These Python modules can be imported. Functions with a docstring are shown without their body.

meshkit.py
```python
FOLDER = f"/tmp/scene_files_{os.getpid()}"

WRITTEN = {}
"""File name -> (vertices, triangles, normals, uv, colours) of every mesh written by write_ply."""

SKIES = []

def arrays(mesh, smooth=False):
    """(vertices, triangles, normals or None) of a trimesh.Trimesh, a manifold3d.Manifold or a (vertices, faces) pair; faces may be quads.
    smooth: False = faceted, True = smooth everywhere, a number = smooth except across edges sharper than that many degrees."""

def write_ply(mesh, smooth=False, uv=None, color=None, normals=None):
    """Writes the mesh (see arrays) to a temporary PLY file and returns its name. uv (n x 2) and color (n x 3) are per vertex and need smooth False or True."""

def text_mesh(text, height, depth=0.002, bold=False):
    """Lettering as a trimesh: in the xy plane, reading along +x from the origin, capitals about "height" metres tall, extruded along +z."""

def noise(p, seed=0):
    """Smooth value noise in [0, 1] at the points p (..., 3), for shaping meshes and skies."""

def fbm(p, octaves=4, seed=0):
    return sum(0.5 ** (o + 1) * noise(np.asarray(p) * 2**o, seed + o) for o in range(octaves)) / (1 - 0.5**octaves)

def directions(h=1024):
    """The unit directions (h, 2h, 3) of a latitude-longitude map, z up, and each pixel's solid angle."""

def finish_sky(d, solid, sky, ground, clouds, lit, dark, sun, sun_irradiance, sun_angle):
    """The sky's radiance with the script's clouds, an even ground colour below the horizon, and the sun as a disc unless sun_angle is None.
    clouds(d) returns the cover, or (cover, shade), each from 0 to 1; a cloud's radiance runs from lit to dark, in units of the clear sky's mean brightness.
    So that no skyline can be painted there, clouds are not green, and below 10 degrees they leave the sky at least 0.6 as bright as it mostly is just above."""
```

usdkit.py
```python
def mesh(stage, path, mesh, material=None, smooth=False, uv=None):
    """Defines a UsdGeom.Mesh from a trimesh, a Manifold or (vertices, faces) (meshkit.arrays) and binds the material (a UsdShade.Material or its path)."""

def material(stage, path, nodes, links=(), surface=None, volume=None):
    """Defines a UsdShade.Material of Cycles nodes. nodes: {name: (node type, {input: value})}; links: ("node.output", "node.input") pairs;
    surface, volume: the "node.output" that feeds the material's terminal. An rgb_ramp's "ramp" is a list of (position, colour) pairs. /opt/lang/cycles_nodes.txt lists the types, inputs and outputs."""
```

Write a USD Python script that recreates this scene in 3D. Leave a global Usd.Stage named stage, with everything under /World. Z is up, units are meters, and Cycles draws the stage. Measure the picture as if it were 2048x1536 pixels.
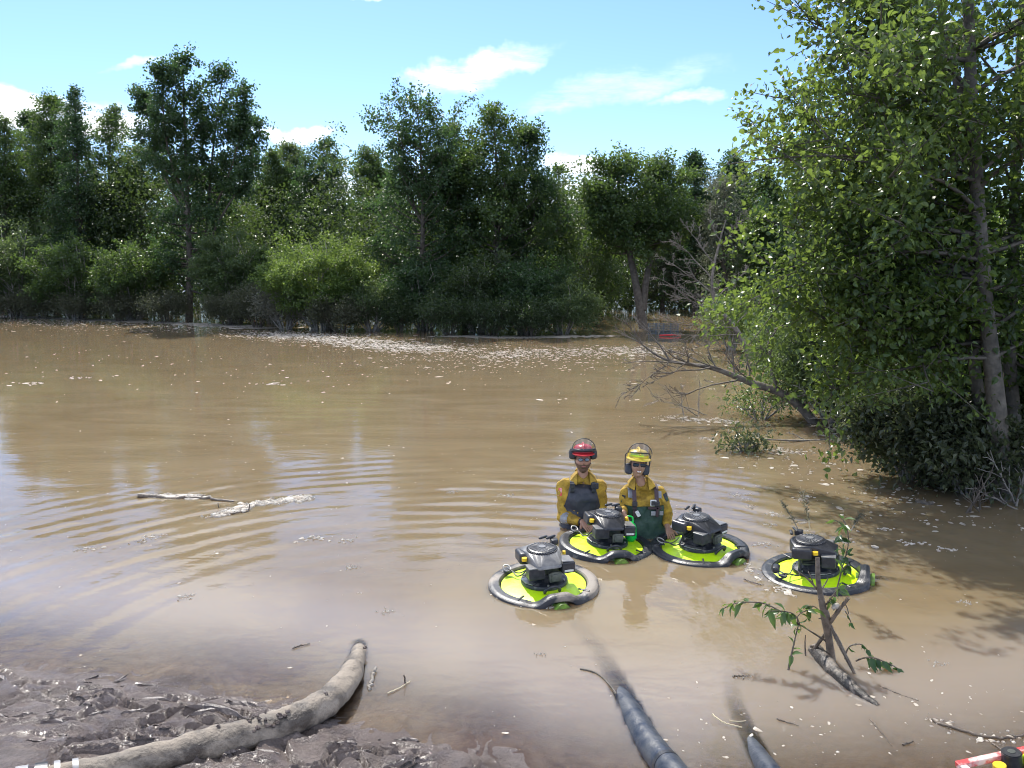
import math
import numpy as np, trimesh, manifold3d as m3, usdkit, meshkit
from pxr import Usd, UsdGeom, UsdLux, UsdShade, Gf, Sdf, Vt

stage = Usd.Stage.CreateInMemory()
UsdGeom.SetStageUpAxis(stage, 'Z')
UsdGeom.Xform.Define(stage, '/World'); UsdGeom.Scope.Define(stage, '/World/Looks')

# ------------------------------------------------------------------ camera, sky, sun, exposure
F, CX, CY, PITCH, EYE = 1670.0, 1024.0, 768.0, math.radians(8.3), np.array([0, 0, 2.6])
cam = UsdGeom.Camera.Define(stage, '/World/camera')
cam.CreateHorizontalApertureAttr(36.0); cam.CreateFocalLengthAttr(36.0 * F / 2048.0)
cam.CreateClippingRangeAttr(Gf.Vec2f(0.05, 5000)); cam.CreateFStopAttr(0.0)
cam.CreateExposureAttr(0.88)
cam.AddTranslateOp().Set(Gf.Vec3d(*map(float, EYE))); cam.AddRotateXOp().Set(90 - math.degrees(PITCH))
SUN = np.array([-0.36, 1.0, 0.0]); SUN /= np.linalg.norm(SUN); EL = math.radians(52)
SUN = SUN * math.cos(EL) + np.array([0, 0, math.sin(EL)])
sun = UsdLux.DistantLight.Define(stage, '/World/sun')
sun.CreateIntensityAttr(1.05); sun.CreateAngleAttr(0.53); sun.CreateNormalizeAttr(True); sun.CreateColorAttr(Gf.Vec3f(1.0, 0.95, 0.87))
sun.AddTransformOp().Set(Gf.Matrix4d().SetRotate(Gf.Rotation(Gf.Vec3d(0, 0, 1), Gf.Vec3d(*map(float, SUN)))))


class G:
    """Collects the nodes of one material; a value '@node.out' becomes a link."""
    def __init__(s): s.n, s.l, s.k = {}, [], 0
    def __call__(s, kind, out=None, **kw):
        s.k += 1; name = f'n{s.k}'; vals = {}
        for k, v in kw.items():
            if isinstance(v, str) and v.startswith('@'): s.l.append((v[1:], f'{name}.{k}'))
            else: vals[k] = v
        s.n[name] = (kind, vals)
        return f'@{name}.{out}' if out else f'@{name}'
    def math(s, op, a, b=0.0, c=0.0, clamp=False): return s('math', 'value', math_type=op, value1=a, value2=b, value3=c, use_clamp=clamp)
    def done(s, name, surface=None, volume=None):
        return usdkit.material(stage, '/World/Looks/' + name, s.n, s.l, surface=surface and surface[1:], volume=volume and volume[1:])


def pix_uv(px, py):
    """Direction of a picture point as (x/y, z/y) of the world."""
    d = ray(px, py); return d[0] / d[1], d[2] / d[1]


def ray(px, py):
    c, s = math.cos(PITCH), math.sin(PITCH)
    r, u = (px - CX) / F, -(py - CY) / F
    return np.array([r, c + u * s, -s + u * c])


def at(px, py, z=0.0):
    d = ray(px, py); return EYE + d * ((z - EYE[2]) / d[2])


def atY(px, py, Y):
    d = ray(px, py); return EYE + d * (Y / d[1])


g = G()
gen = g('texture_coordinate', 'generated')
sx = g('separate_xyz'); g.l.append((gen[1:], sx[1:] + '.vector'))
ysafe = g.math('maximum', sx + '.y', 0.05)
warp = g('noise_texture', 'color', vector=gen, scale=9.0, detail=5.0, roughness=0.6)
ws = g('separate_xyz'); g.l.append((warp[1:], ws[1:] + '.vector'))
U = g.math('add', g.math('divide', sx + '.x', ysafe), g.math('multiply', g.math('subtract', ws + '.x', 0.5), 0.20))
V = g.math('add', g.math('divide', sx + '.z', ysafe), g.math('multiply', g.math('subtract', ws + '.y', 0.5), 0.075))
front = g('map_range', 'result', value=sx + '.y', from_min=0.05, from_max=0.3, clamp=True)
total = None
for (px, py, a, b, rot, amt) in [(945, 145, 88, 32, 8, .70), (1030, 115, 115, 26, 14, .36), (1250, 172, 190, 32, 14, 0.26), (1165, 205, 110, 18, 20, 0.28), (80, 215, 250, 40, -8, 1.25),
                                 (580, 276, 90, 14, -3, 0.8), (1150, 345, 70, 22, -8, 1.0), (745, 2, 40, 12, 0, 0.8), (1385, 188, 60, 12, 5, 0.3), (285, 130, 60, 9, 5, 0.3), (410, -1230, 200, 110, 0, 1.1), (250, -1330, 200, 90, 0, 1.1), (620, 390, 190, 42, 0, 1.0), (1160, 410, 140, 50, 0, 1.0)]:
    u0, v0 = pix_uv(px, abs(py)); v0 = abs(v0) if py < 0 else v0; a, b = a / F, b / F; cr, sr = math.cos(math.radians(rot)), math.sin(math.radians(rot))
    du, dv = g.math('subtract', U, u0), g.math('subtract', V, v0)
    p = g.math('add', g.math('multiply', du, cr / a), g.math('multiply', dv, sr / a)); q = g.math('add', g.math('multiply', du, -sr / b), g.math('multiply', dv, cr / b))
    r2 = g.math('add', g.math('multiply', p, p), g.math('multiply', q, q))
    e = g.math('multiply', g('map_range', 'result', range_type='smoothstep', value=r2, from_min=1.5, from_max=0.0, to_min=0.0, to_max=amt, clamp=True), 1.0)
    total = e if total is None else g.math('maximum', total, e)
# the same fair-weather cloud goes on above and behind the picture, as seen mirrored in the water
mp = g('mapping', 'vector', vector=gen, scale=(2.2, 2.2, 7.0), location=(0.35, 0.1, 0.2))
big = g('noise_texture', 'fac', vector=mp, scale=1.6, detail=7.0, roughness=0.62, distortion=0.3)
high = g('map_range', 'result', value=sx + '.z', from_min=0.29, from_max=0.38, clamp=True)
fair = g.math('multiply', g('map_range', 'result', range_type='smoothstep', value=big, from_min=0.38, from_max=0.64, clamp=True), high)
streak = g('noise_texture', 'fac', vector=g('mapping', 'vector', vector=gen, scale=(3, 3, 14)), scale=5.0, detail=6.0, roughness=0.65)
total = g.math('multiply', g.math('multiply', total, front), g('map_range', 'result', value=streak, from_min=0.33, from_max=0.62, to_min=0.12, to_max=1.15, clamp=True))
total = g.math('maximum', total, fair, clamp=True)
sky = g('sky_texture', 'color', sky_type='single_scattering', sun_disc=False, sun_elevation=EL, sun_rotation=math.atan2(SUN[0], SUN[1]), altitude=1000.0, air_density=1.25, aerosol_density=0.7, ozone_density=1.0)
sky = g('mix_color', 'result', blend_type='multiply', fac=1.0, a=sky, b=(.575, .715, 1.0), use_clamp=False)
col = g('mix_color', 'result', fac=total, a=sky, b=(9.0, 9.2, 9.5), use_clamp=False)
bg = g('background_shader', 'background', color=col, strength=0.115)
dome = UsdLux.DomeLight.Define(stage, '/World/sky')
dome.CreateIntensityAttr(1.0)
UsdShade.MaterialBindingAPI.Apply(dome.GetPrim()).Bind(g.done('sky_look', surface=bg))
dome.GetPrim().SetCustomDataByKey('kind', 'structure')

# ------------------------------------------------------------------ helpers
USED = {}


def numbered(parent, name):
    k = (parent, name); n = USED.get(k, 0); USED[k] = n + 1
    return f'{parent}/{name}' + (f'_{n:03d}' if n else '')


def tag(p, label=None, cat=None, group=None, kind=None):
    p = p.GetPrim() if hasattr(p, 'GetPrim') else p
    for k, v in (('label', label), ('category', cat), ('group', group), ('kind', kind)):
        if v: p.SetCustomDataByKey(k, v)
    return p


def thing(name, label, cat, loc=(0, 0, 0), rotz=0.0, group=None, tilt=None):
    x = UsdGeom.Xform.Define(stage, numbered('/World', name))
    x.AddTranslateOp().Set(Gf.Vec3d(*map(float, loc)))
    if rotz: x.AddRotateZOp().Set(float(rotz))
    if tilt: x.AddRotateXOp().Set(float(tilt[0])); x.AddRotateYOp().Set(float(tilt[1]))
    return tag(x, label, cat, group)


def obj(name, mesh, m, parent=None, smooth=False, label=None, cat=None, group=None, kind=None, off=None):
    if isinstance(mesh, list): mesh = join(*mesh)
    if off is not None:
        v, f, _ = meshkit.arrays(mesh); mesh = (v - np.asarray(off), f)
    path = numbered(str(parent.GetPath()) if parent else '/World', name)
    if not hasattr(mesh, 'to_mesh'):
        v, f = VF(mesh); u, inv = np.unique(f, return_inverse=True)
        if len(u) < len(v): mesh = (v[u], inv.reshape(f.shape))
    return tag(usdkit.mesh(stage, path, mesh, m, smooth=smooth), label, cat, group, kind)


def VF(mesh):
    v, f, _ = meshkit.arrays(mesh); return v, f


def join(*ms):
    vs, fs, n = [], [], 0
    for m in ms:
        v, f = VF(m); vs.append(v); fs.append(f + n); n += len(v)
    return np.vstack(vs), np.vstack(fs)


def move(mesh, t=(0, 0, 0), rz=0, rx=0, ry=0, s=1):
    v, f = VF(mesh)
    R = trimesh.transformations.euler_matrix(math.radians(rx), math.radians(ry), math.radians(rz))[:3, :3]
    return (v * s) @ R.T + np.asarray(t, float), f


def smoothpath(pts, n):
    from scipy.interpolate import PchipInterpolator
    p = np.asarray(pts, float); t = np.r_[0, np.cumsum(np.linalg.norm(np.diff(p[:, :3], axis=0), axis=1))]
    return PchipInterpolator(t, p)(np.linspace(0, t[-1], n))


def tube(pts, r, sides=8, caps=True):
    p = np.asarray(pts, float); n = len(p); r = np.broadcast_to(np.asarray(r, float), (n,))
    t = np.gradient(p, axis=0); t /= np.linalg.norm(t, axis=1, keepdims=True) + 1e-12
    a = np.cross(t[0], [0, 0, 1.0] if abs(t[0][2]) < .9 else [1.0, 0, 0]); A = np.empty((n, 3))
    for i in range(n):
        a = a - t[i] * (a @ t[i]); a /= np.linalg.norm(a) + 1e-12; A[i] = a
    B = np.cross(t, A); an = np.arange(sides) * 2 * np.pi / sides
    v = p[:, None] + r[:, None, None] * (np.cos(an)[None, :, None] * A[:, None] + np.sin(an)[None, :, None] * B[:, None])
    i, j = np.meshgrid(np.arange(n - 1), np.arange(sides), indexing='ij'); k = (j + 1) % sides
    q = np.stack([i * sides + j, i * sides + k, (i + 1) * sides + k, (i + 1) * sides + j], -1).reshape(-1, 4)
    f = np.vstack([q[:, [0, 1, 2]], q[:, [0, 2, 3]]]); v = v.reshape(-1, 3)
    if caps:
        m = len(v); v = np.vstack([v, p[:1], p[-1:]]); j = np.arange(sides); k = (j + 1) % sides
        f = np.vstack([f, np.stack([np.full(sides, m), k, j], 1), np.stack([np.full(sides, m + 1), (n - 1) * sides + j, (n - 1) * sides + k], 1)])
    return v, f


def sph(p, r, seg=12): return m3.Manifold.sphere(r, seg).translate(list(map(float, p)))
def hull(*ms): return m3.Manifold.batch_hull(list(ms))
def rbox(size, c=(0, 0, 0), r=.01, seg=8):
    h = np.array(size) / 2 - r
    return hull(*[sph(np.array(c) + h * [a, b, d], r, seg) for a in (-1, 1) for b in (-1, 1) for d in (-1, 1)])
def cyl(p, q, r, r2=None, seg=24, rim=0.0):
    p, q = np.asarray(p, float), np.asarray(q, float); d = q - p; L = np.linalg.norm(d)
    v, f = VF(m3.Manifold.cylinder(L, r, r if r2 is None else r2, seg))
    T = trimesh.geometry.align_vectors([0, 0, 1], d / L)[:3, :3]
    return v @ T.T + p, f
def as_m(mesh):
    v, f = VF(mesh); return m3.Manifold(m3.Mesh(vert_properties=np.asarray(v, np.float32), tri_verts=np.asarray(f, np.uint32)))
def bones(bs, edge=.025, it=8):
    M = m3.Manifold.batch_boolean([hull(sph(p, r, 16), sph(q, s, 16)) for p, r, q, s in bs], m3.OpType.Add)
    v, f = VF(M.refine_to_length(edge)); t = trimesh.Trimesh(v, f, process=True)
    trimesh.smoothing.filter_taubin(t, iterations=it)
    return np.array(t.vertices), np.array(t.faces)
def prism(poly, y0, y1):
    """An outline in (x, z) as a solid from y0 to y1."""
    cs = m3.CrossSection([np.asarray(poly, float)], m3.FillRule.NonZero)
    return m3.Manifold.extrude(cs, y1 - y0).rotate([90, 0, 0]).translate([0, y1, 0])
def nrm(a): return a / (np.linalg.norm(a, axis=-1, keepdims=True) + 1e-9)


# ------------------------------------------------------------------ looks
def pbr(name, color, rough=.5, color2=None, nscale=8.0, bump=0.0, bscale=40.0, metal=0.0, spec=.5, coat=0.0, lo=.35, hi=.65, detail=4.0, rough2=None):
    g = G(); pos = g('texture_coordinate', 'object')
    kw = dict(roughness=rough, metallic=metal, specular_ior_level=spec, coat_weight=coat)
    if color2 is not None:
        n = g('noise_texture', 'fac', vector=pos, scale=nscale, detail=detail, roughness=.6)
        kw['base_color'] = g('rgb_ramp', 'color', fac=n, ramp=[(lo, color), (hi, color2)])
        if rough2 is not None: kw['roughness'] = g('map_range', 'result', value=n, from_min=lo, from_max=hi, to_min=rough, to_max=rough2, clamp=True)
    else: kw['base_color'] = color
    if bump:
        b = g('noise_texture', 'fac', vector=pos, scale=bscale, detail=5.0, roughness=.65)
        kw['normal'] = g('bump', 'normal', height=b, strength=1.0, distance=bump)
    return g.done(name, surface=g('principled_bsdf', 'BSDF', **kw))


def leafy(name, c1, c2, tr, rough=.38, mixf=.4, spec=.5):
    g = G(); geo = g('geometry')
    c = g('rgb_ramp', 'color', fac=geo + '.random_per_island', ramp=[(0, c1), (.55, tuple(.5 * (a + b) for a, b in zip(c1, c2))), (1, c2)])
    s = g('principled_bsdf', 'BSDF', base_color=c, roughness=rough, specular_ior_level=spec)
    t = g('translucent_bsdf', 'BSDF', color=tr)
    return g.done(name, surface=g('mix_closure', 'closure', fac=mixf, closure1=s, closure2=t))


L_POP = leafy('poplar_leaf', (.030, .055, .018), (.080, .120, .040), (.14, .23, .04))
L_POP2 = leafy('poplar_leaf_cool', (.028, .055, .022), (.065, .105, .045), (.08, .16, .04))
L_NEAR = leafy('near_poplar_leaf', (.036, .066, .020), (.098, .135, .038), (.20, .285, .05), rough=.30, mixf=.46)
L_YEL = leafy('bright_shrub_leaf', (.066, .112, .028), (.135, .190, .046), (.20, .29, .05), mixf=.48)
L_WIL = leafy('willow_leaf', (.050, .082, .034), (.115, .150, .065), (.16, .23, .06), mixf=.44)
L_SIL = leafy('silver_leaf', (.12, .135, .10), (.20, .21, .17), (.14, .16, .09), rough=.5)
L_DUST = leafy('silted_leaf', (.13, .13, .10), (.27, .26, .21), (.14, .15, .08), rough=.42, mixf=.3)
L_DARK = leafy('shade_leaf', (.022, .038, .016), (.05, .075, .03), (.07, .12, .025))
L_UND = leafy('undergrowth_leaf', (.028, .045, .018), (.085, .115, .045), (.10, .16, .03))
L_SILTG = leafy('silted_green_leaf', (.05, .062, .035), (.20, .21, .155), (.13, .17, .06), rough=.33, mixf=.35)
L_SCRUB = leafy('scrub_leaf', (.06, .065, .04), (.16, .155, .11), (.10, .12, .05), rough=.45)
BARK = pbr('dark_bark', (.045, .036, .028), .85, (.10, .082, .065), 9.0, .02, 25.0)
BARK_D = pbr('dead_bark', (.055, .046, .038), .8, (.15, .13, .11), 12.0, .01, 40.0)
SCRAP = pbr('wet_scrap', (.035, .027, .025), .28, (.11, .09, .083), 12.0, .006, 60.0)
BARK_P = pbr('pale_bark', (.045, .039, .032), .8, (.12, .105, .088), 7.0, .012, 30.0)
BARK_G = pbr('grey_bark', (.13, .115, .10), .8, (.27, .25, .225), 14.0, .01, 40.0)
WOOD_WET = pbr('wet_wood', (.035, .027, .02), .4, (.13, .10, .075), 16.0, .008, 50.0)
LOGM = pbr('log_bark', (.022, .018, .015), .34, (.17, .145, .12), 16.0, .012, 40.0, lo=.50, hi=.66)
STRAW = pbr('straw', (.42, .36, .24), .6)
BLACK = pbr('black_plastic', (.012, .013, .016), .30, (.03, .03, .034), 30.0, .0015, 120.0)
FLOATM = pbr('float_foam_rubber', (.016, .019, .025), .34, (.12, .118, .115), 14.0, .003, 60.0, lo=.54, hi=.72, rough2=.6)
FLOAT_MUD = pbr('muddy_float_rubber', (.020, .022, .028), .36, (.20, .175, .15), 4.0, .003, 60.0, lo=.46, hi=.62, rough2=.6)
LIME = pbr('lime_plastic', (.54, .84, .008), .35, (.34, .42, .09), 9.0, .0012, 60.0, lo=.52, hi=.80, detail=7.0)
GREYP = pbr('grey_shroud_plastic', (.10, .10, .105), .30, (.22, .215, .205), 9.0, .001, 60.0)
SILVER = pbr('bare_metal', (.42, .42, .41), .35, (.25, .24, .23), 20.0, metal=.8)
DKMET = pbr('dark_metal', (.05, .055, .05), .4, (.10, .11, .095), 24.0, .001, 60.0, metal=.3)
YEL = pbr('yellow_cap_plastic', (.62, .40, .02), .35)
WHITE = pbr('white_label', (.62, .62, .60), .5, (.40, .40, .38), 60.0)
COUPL = pbr('green_coupling', (.16, .30, .04), .35, (.08, .12, .03), 30.0)
HOSE_MUD = pbr('mud_coated_hose', (.050, .040, .032), .42, (.215, .183, .148), 4.5, .014, 34.0, lo=.43, hi=.57, rough2=.75, detail=7.0)
HOSE_BL = pbr('wet_blue_black_hose', (.016, .023, .040), .26, (.05, .056, .066), 9.0, .004, 30.0, rough2=.5)
SKIN_M = pbr('skin', (.36, .20, .14), .5, (.30, .155, .105), 20.0)
SKIN_W = pbr('tanned_skin', (.32, .185, .125), .5, (.27, .15, .10), 20.0)
SHIRT = pbr('yellow_cotton', (.37, .235, .022), .85, (.22, .135, .016), 14.0, .018, 16.0)
NAVY = pbr('navy_wader', (.014, .017, .027), .55, (.032, .034, .045), 12.0, .008, 18.0)
GREENW = pbr('green_wader', (.012, .034, .026), .55, (.024, .055, .042), 12.0, .008, 18.0)
REFLT = pbr('reflective_tape', (.24, .25, .26), .45, (.16, .16, .18), 30.0)
STRAP = pbr('maroon_strap', (.035, .018, .022), .7)
BEARD = pbr('brown_beard', (.13, .07, .042), .8, (.075, .042, .028), 90.0, .004, 160.0)
HAIR = pbr('dark_hair', (.04, .025, .016), .6, (.07, .045, .03), 80.0)
RED = pbr('red_helmet', (.50, .022, .030), .28, (.42, .03, .035), 12.0)
HYEL = pbr('yellow_helmet', (.62, .46, .03), .3, (.50, .38, .04), 12.0)
HIVIS = pbr('lime_sticker', (.48, .68, .0), .4)
GREENB = pbr('bright_green_plastic', (.0, .42, .06), .28)
REDP = pbr('scuffed_red_paint', (.52, .045, .05), .4, (.62, .50, .46), 13.0, lo=.48, hi=.62)
TEETH = pbr('teeth', (.75, .72, .66), .3)
LIP = pbr('lips', (.30, .11, .10), .5)
BLUEG = pbr('blue_grey_wire', (.06, .08, .10), .5)
FOAM = pbr('foam_froth', (.46, .43, .38), .7, (.25, .21, .165), 9.0)
FOAM2 = pbr('thin_foam', (.80, .78, .74), .6)
_g = G(); LENS = _g.done('dark_lens', surface=_g('principled_bsdf', 'BSDF', base_color=(.008, .008, .01), roughness=.06))
_g = G(); _t = _g('transparent_bsdf', 'BSDF', color=(.72, .70, .68)); _s = _g('glossy_bsdf', 'BSDF', color=(.8, .8, .8), roughness=.12)
VISOR = _g.done('visor_clear', surface=_g('mix_closure', 'closure', fac=.13, closure1=_t, closure2=_s))
_g = G(); _t = _g('transparent_bsdf', 'BSDF', color=(.85, .88, .85)); _s = _g('glossy_bsdf', 'BSDF', color=(.9, .9, .9), roughness=.05)
CLEARG = _g.done('clear_lens', surface=_g('mix_closure', 'closure', fac=_g('fresnel', 'fac', IOR=1.9), closure1=_t, closure2=_s))

# ------------------------------------------------------------------ ground (mud bank, bed, far land) and water
SHORE = np.array([at(x, y)[:2] for x, y in [(-700, 1240), (-200, 1290), (0, 1326), (150, 1352), (330, 1368), (470, 1390), (570, 1412), (660, 1440), (780, 1468), (900, 1492), (1000, 1518), (1100, 1580), (1400, 1640), (2100, 1600), (2600, 1500)]])


def sstep(a, b, x): t = np.clip((x - a) / (b - a), 0, 1); return t * t * (3 - 2 * t)


def bed(x, y, fine=True):
    ys = np.interp(x, SHORE[:, 0], SHORE[:, 1]); d = y - ys
    under = -(1.0 * sstep(0.2, 4.2, d) + .055 * np.clip(d, 0, 3))
    l = np.clip(-d, 0, 60); land = .11 * np.minimum(l, 1.6) + .40 * np.clip(l - 1.6, 0, 2.0)
    z = np.where(d > 0, under, land)
    # the flooded right bank under the trees and the land behind the far trees
    rb = sstep(5.6, 7.4, x - .12 * (y - 9)) * sstep(7.2, 9.4, y)
    z = np.where(d > 0, z * (1 - rb) + .10 * rb, z)
    far = sstep(52, 72, y) + sstep(50, 75, np.abs(x)); far = np.clip(far, 0, 1) * (d > 0)
    z = z * (1 - far) + far * 1.2
    if fine:
        p = np.stack([x, y, np.zeros_like(x)], -1)
        wv = meshkit.fbm(p * 1.7, 3, 5) - .5
        q = p + np.stack([wv, meshkit.fbm(p * 1.9 + 7, 3, 9) - .5, wv * 0], -1) * .55
        n = meshkit.fbm(q * [2.2, 4.6, 1], 3, 1)
        saw = (n * 7.0) % 1.0                                     # slabs of trodden mud with steep little scarps
        scarp = np.where(saw < .82, saw / .82, (1 - saw) / .18)
        rough = .062 * (scarp - .5) * sstep(.12, .42, meshkit.fbm(p * 1.1 + 3, 2, 21)) + .070 * (n - .5) + .015 * (meshkit.fbm(p * 11, 3, 31) - .5) + .010 * (meshkit.fbm(p * 34, 3, 37) - .5)
        amt = np.where(d < 0, .25 + .75 * sstep(0, .35, -d), .25 * (1 - sstep(0, .8, d)))
        z = z + rough * amt * (np.abs(x) < 12) + .02 * np.where(d < 0, sstep(0, .12, -d), 0)
    return z


def axis(lo, hi, step, far):
    a = np.arange(lo, hi + 1e-9, step); out = [a]
    r, l, s = hi, lo, step
    R, Lq = [], []
    while r < far[1]: s *= 1.22; r += s; R.append(r)
    s = step
    while l > far[0]: s *= 1.22; l -= s; Lq.append(l)
    return np.concatenate([Lq[::-1], a, R])


def sheet(xs, ys, zf):
    X, Y = np.meshgrid(xs, ys, indexing='xy'); Z = zf(X.ravel(), Y.ravel())
    v = np.stack([X.ravel(), Y.ravel(), Z], 1); n, m = len(xs), len(ys)
    i, j = np.meshgrid(np.arange(m - 1), np.arange(n - 1), indexing='ij'); a = i * n + j
    q = np.stack([a, a + 1, a + n + 1, a + n], -1).reshape(-1, 4)
    return v, np.vstack([q[:, [0, 1, 2]], q[:, [0, 2, 3]]])


g = G(); pos = g('geometry', 'position')
n1 = g('noise_texture', 'fac', vector=pos, scale=2.2, detail=7.0, roughness=.65)
c = g('rgb_ramp', 'color', fac=n1, ramp=[(.3, (.085, .066, .058)), (.5, (.150, .122, .112)), (.72, (.215, .180, .168))])
rr = g('map_range', 'result', value=g('noise_texture', 'fac', vector=pos, scale=5.0, detail=5.0), from_min=.38, from_max=.62, to_min=.08, to_max=.36, clamp=True)
b = g('bump', 'normal', height=g('noise_texture', 'fac', vector=pos, scale=48.0, detail=6.0, roughness=.72), strength=1.0, distance=.03)
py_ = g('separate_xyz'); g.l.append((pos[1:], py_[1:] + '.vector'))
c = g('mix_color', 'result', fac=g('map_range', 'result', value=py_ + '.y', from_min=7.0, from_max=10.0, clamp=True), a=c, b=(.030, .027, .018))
MUD = g.done('wet_mud', surface=g('principled_bsdf', 'BSDF', base_color=c, roughness=rr, normal=b, specular_ior_level=.6))
gx, gy = axis(-3.4, 1.3, .0125, (-240, 240)), axis(2.9, 5.6, .0125, (-60, 300))
ground = sheet(gx, gy, bed)
obj('ground', ground, MUD, smooth=True, kind='structure', label='wet grey mud bank sloping into the flood water')

HOSES = {  # picture points with height of the centre line, radius
    'mud': ([at(719, 1300, -.06), at(712, 1320, .012), at(700, 1352, .055), at(662, 1397, .085), at(600, 1434, .10), at(520, 1461, .12), at(400, 1492, .145), at(290, 1524, .16), at(170, 1552, .17), at(60, 1572, .19), at(-120, 1600, .22)], .083),
    'centre': ([at(1092, 1216, -.18), at(1120, 1260, -.22), at(1152, 1300, -.215), at(1200, 1350, -.165), at(1232, 1386, -.088), at(1262, 1430, -.045), at(1300, 1490, .0), at(1345, 1545, .05), at(1400, 1620, .12), at(1450, 1720, .2)], .076),
    'right': ([at(1425, 1130, -.30), at(1440, 1250, -.45), at(1455, 1390, -.32), at(1476, 1455, -.10), at(1505, 1500, -.05), at(1545, 1552, .02), at(1600, 1630, .1), at(1650, 1720, .18)], .058),
    'pump4': ([at(1735, 1168, -.06), at(1800, 1195, -.15), at(1880, 1222, -.21), at(2000, 1262, -.30), at(2150, 1300, -.4)], .06)}
TAPER = lambda k, n: np.interp(np.linspace(0, 1, n), [0, .073, .145, .31, .55, 1], [.58, .66, .80, .96, .98, .84] if k == 'mud' else [1.0] * 6)
HP = {k: (smoothpath(p, 60), r) for k, (p, r) in HOSES.items()}


def water_depth(x, y):
    d = np.maximum(-bed(x, y), 0.0)
    for key, (p, r0) in HP.items():
        m = (x > p[:, 0].min() - .3) & (x < p[:, 0].max() + .3) & (y > p[:, 1].min() - .3) & (y < p[:, 1].max() + .3)
        if not m.any(): continue
        q = smoothpath(p, 240); r = (r0 * TAPER(key, 240))[None, :]; D = np.sqrt((x[m][:, None] - q[None, :, 0]) ** 2 + (y[m][:, None] - q[None, :, 1]) ** 2)
        top = np.maximum(-(q[None, :, 2] + r * np.sqrt(np.maximum(1 - (D / r) ** 2, .15))), 0)    # silt blurs what lies deeper
        soft = np.minimum(top * 3.0, .8); vis = (np.exp(-15 * top) * (1 - sstep(r * (1.0 - soft), r * (1.0 + soft) + .002, D))).max(1)
        d[m] = -np.log(np.maximum(vis + (1 - vis) * np.exp(-15 * d[m]), 1e-9)) / 15
    return d


wx, wy = axis(-3.6, 3.6, .024, (-200, 200)), axis(3.2, 7.2, .024, (2.2, 200))
wat = sheet(wx, wy, lambda x, y: np.zeros_like(x))
g = G(); pos = g('geometry', 'position'); sp = g('separate_xyz'); g.l.append((pos[1:], sp[1:] + '.vector'))
dep = g('attribute', 'fac', attribute='depth')
alpha = g.math('subtract', 1.0, g.math('exponent', g.math('multiply', dep, -15.0)))
# rings spreading from the pumps, small wind ripples, and still water further out
flat = g('combine_xyz', 'vector', x=sp + '.x', y=sp + '.y', z=0.0)
wob = g.math('multiply', g.math('subtract', g('noise_texture', 'fac', vector=flat, scale=.55, detail=3.0), .5), 2.2)
rad = g('vector_math', 'value', math_type='distance', vector1=flat, vector2=(-.45, 4.9, 0))
ph = g.math('add', g.math('multiply', rad, 21.0), g.math('multiply', wob, 2.6))
env = g.math('multiply', g('map_range', 'result', range_type='smoothstep', value=rad, from_min=1.2, from_max=4.2, clamp=True), g('map_range', 'result', range_type='smoothstep', value=rad, from_min=6.9, from_max=5.0, clamp=True))
brk = g('map_range', 'result', value=g('noise_texture', 'fac', vector=flat, scale=.8, detail=2.0), from_min=.35, from_max=.6, to_min=.25, to_max=1.0, clamp=True)
rad2 = g('vector_math', 'value', math_type='distance', vector1=flat, vector2=(-1.3, 5.2, 0))
ph2 = g.math('add', g.math('multiply', rad2, 13.5), g.math('multiply', wob, 3.4))
two = g.math('add', g.math('multiply', g.math('sine', ph), .75), g.math('multiply', g.math('sine', ph2), .75))
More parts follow.
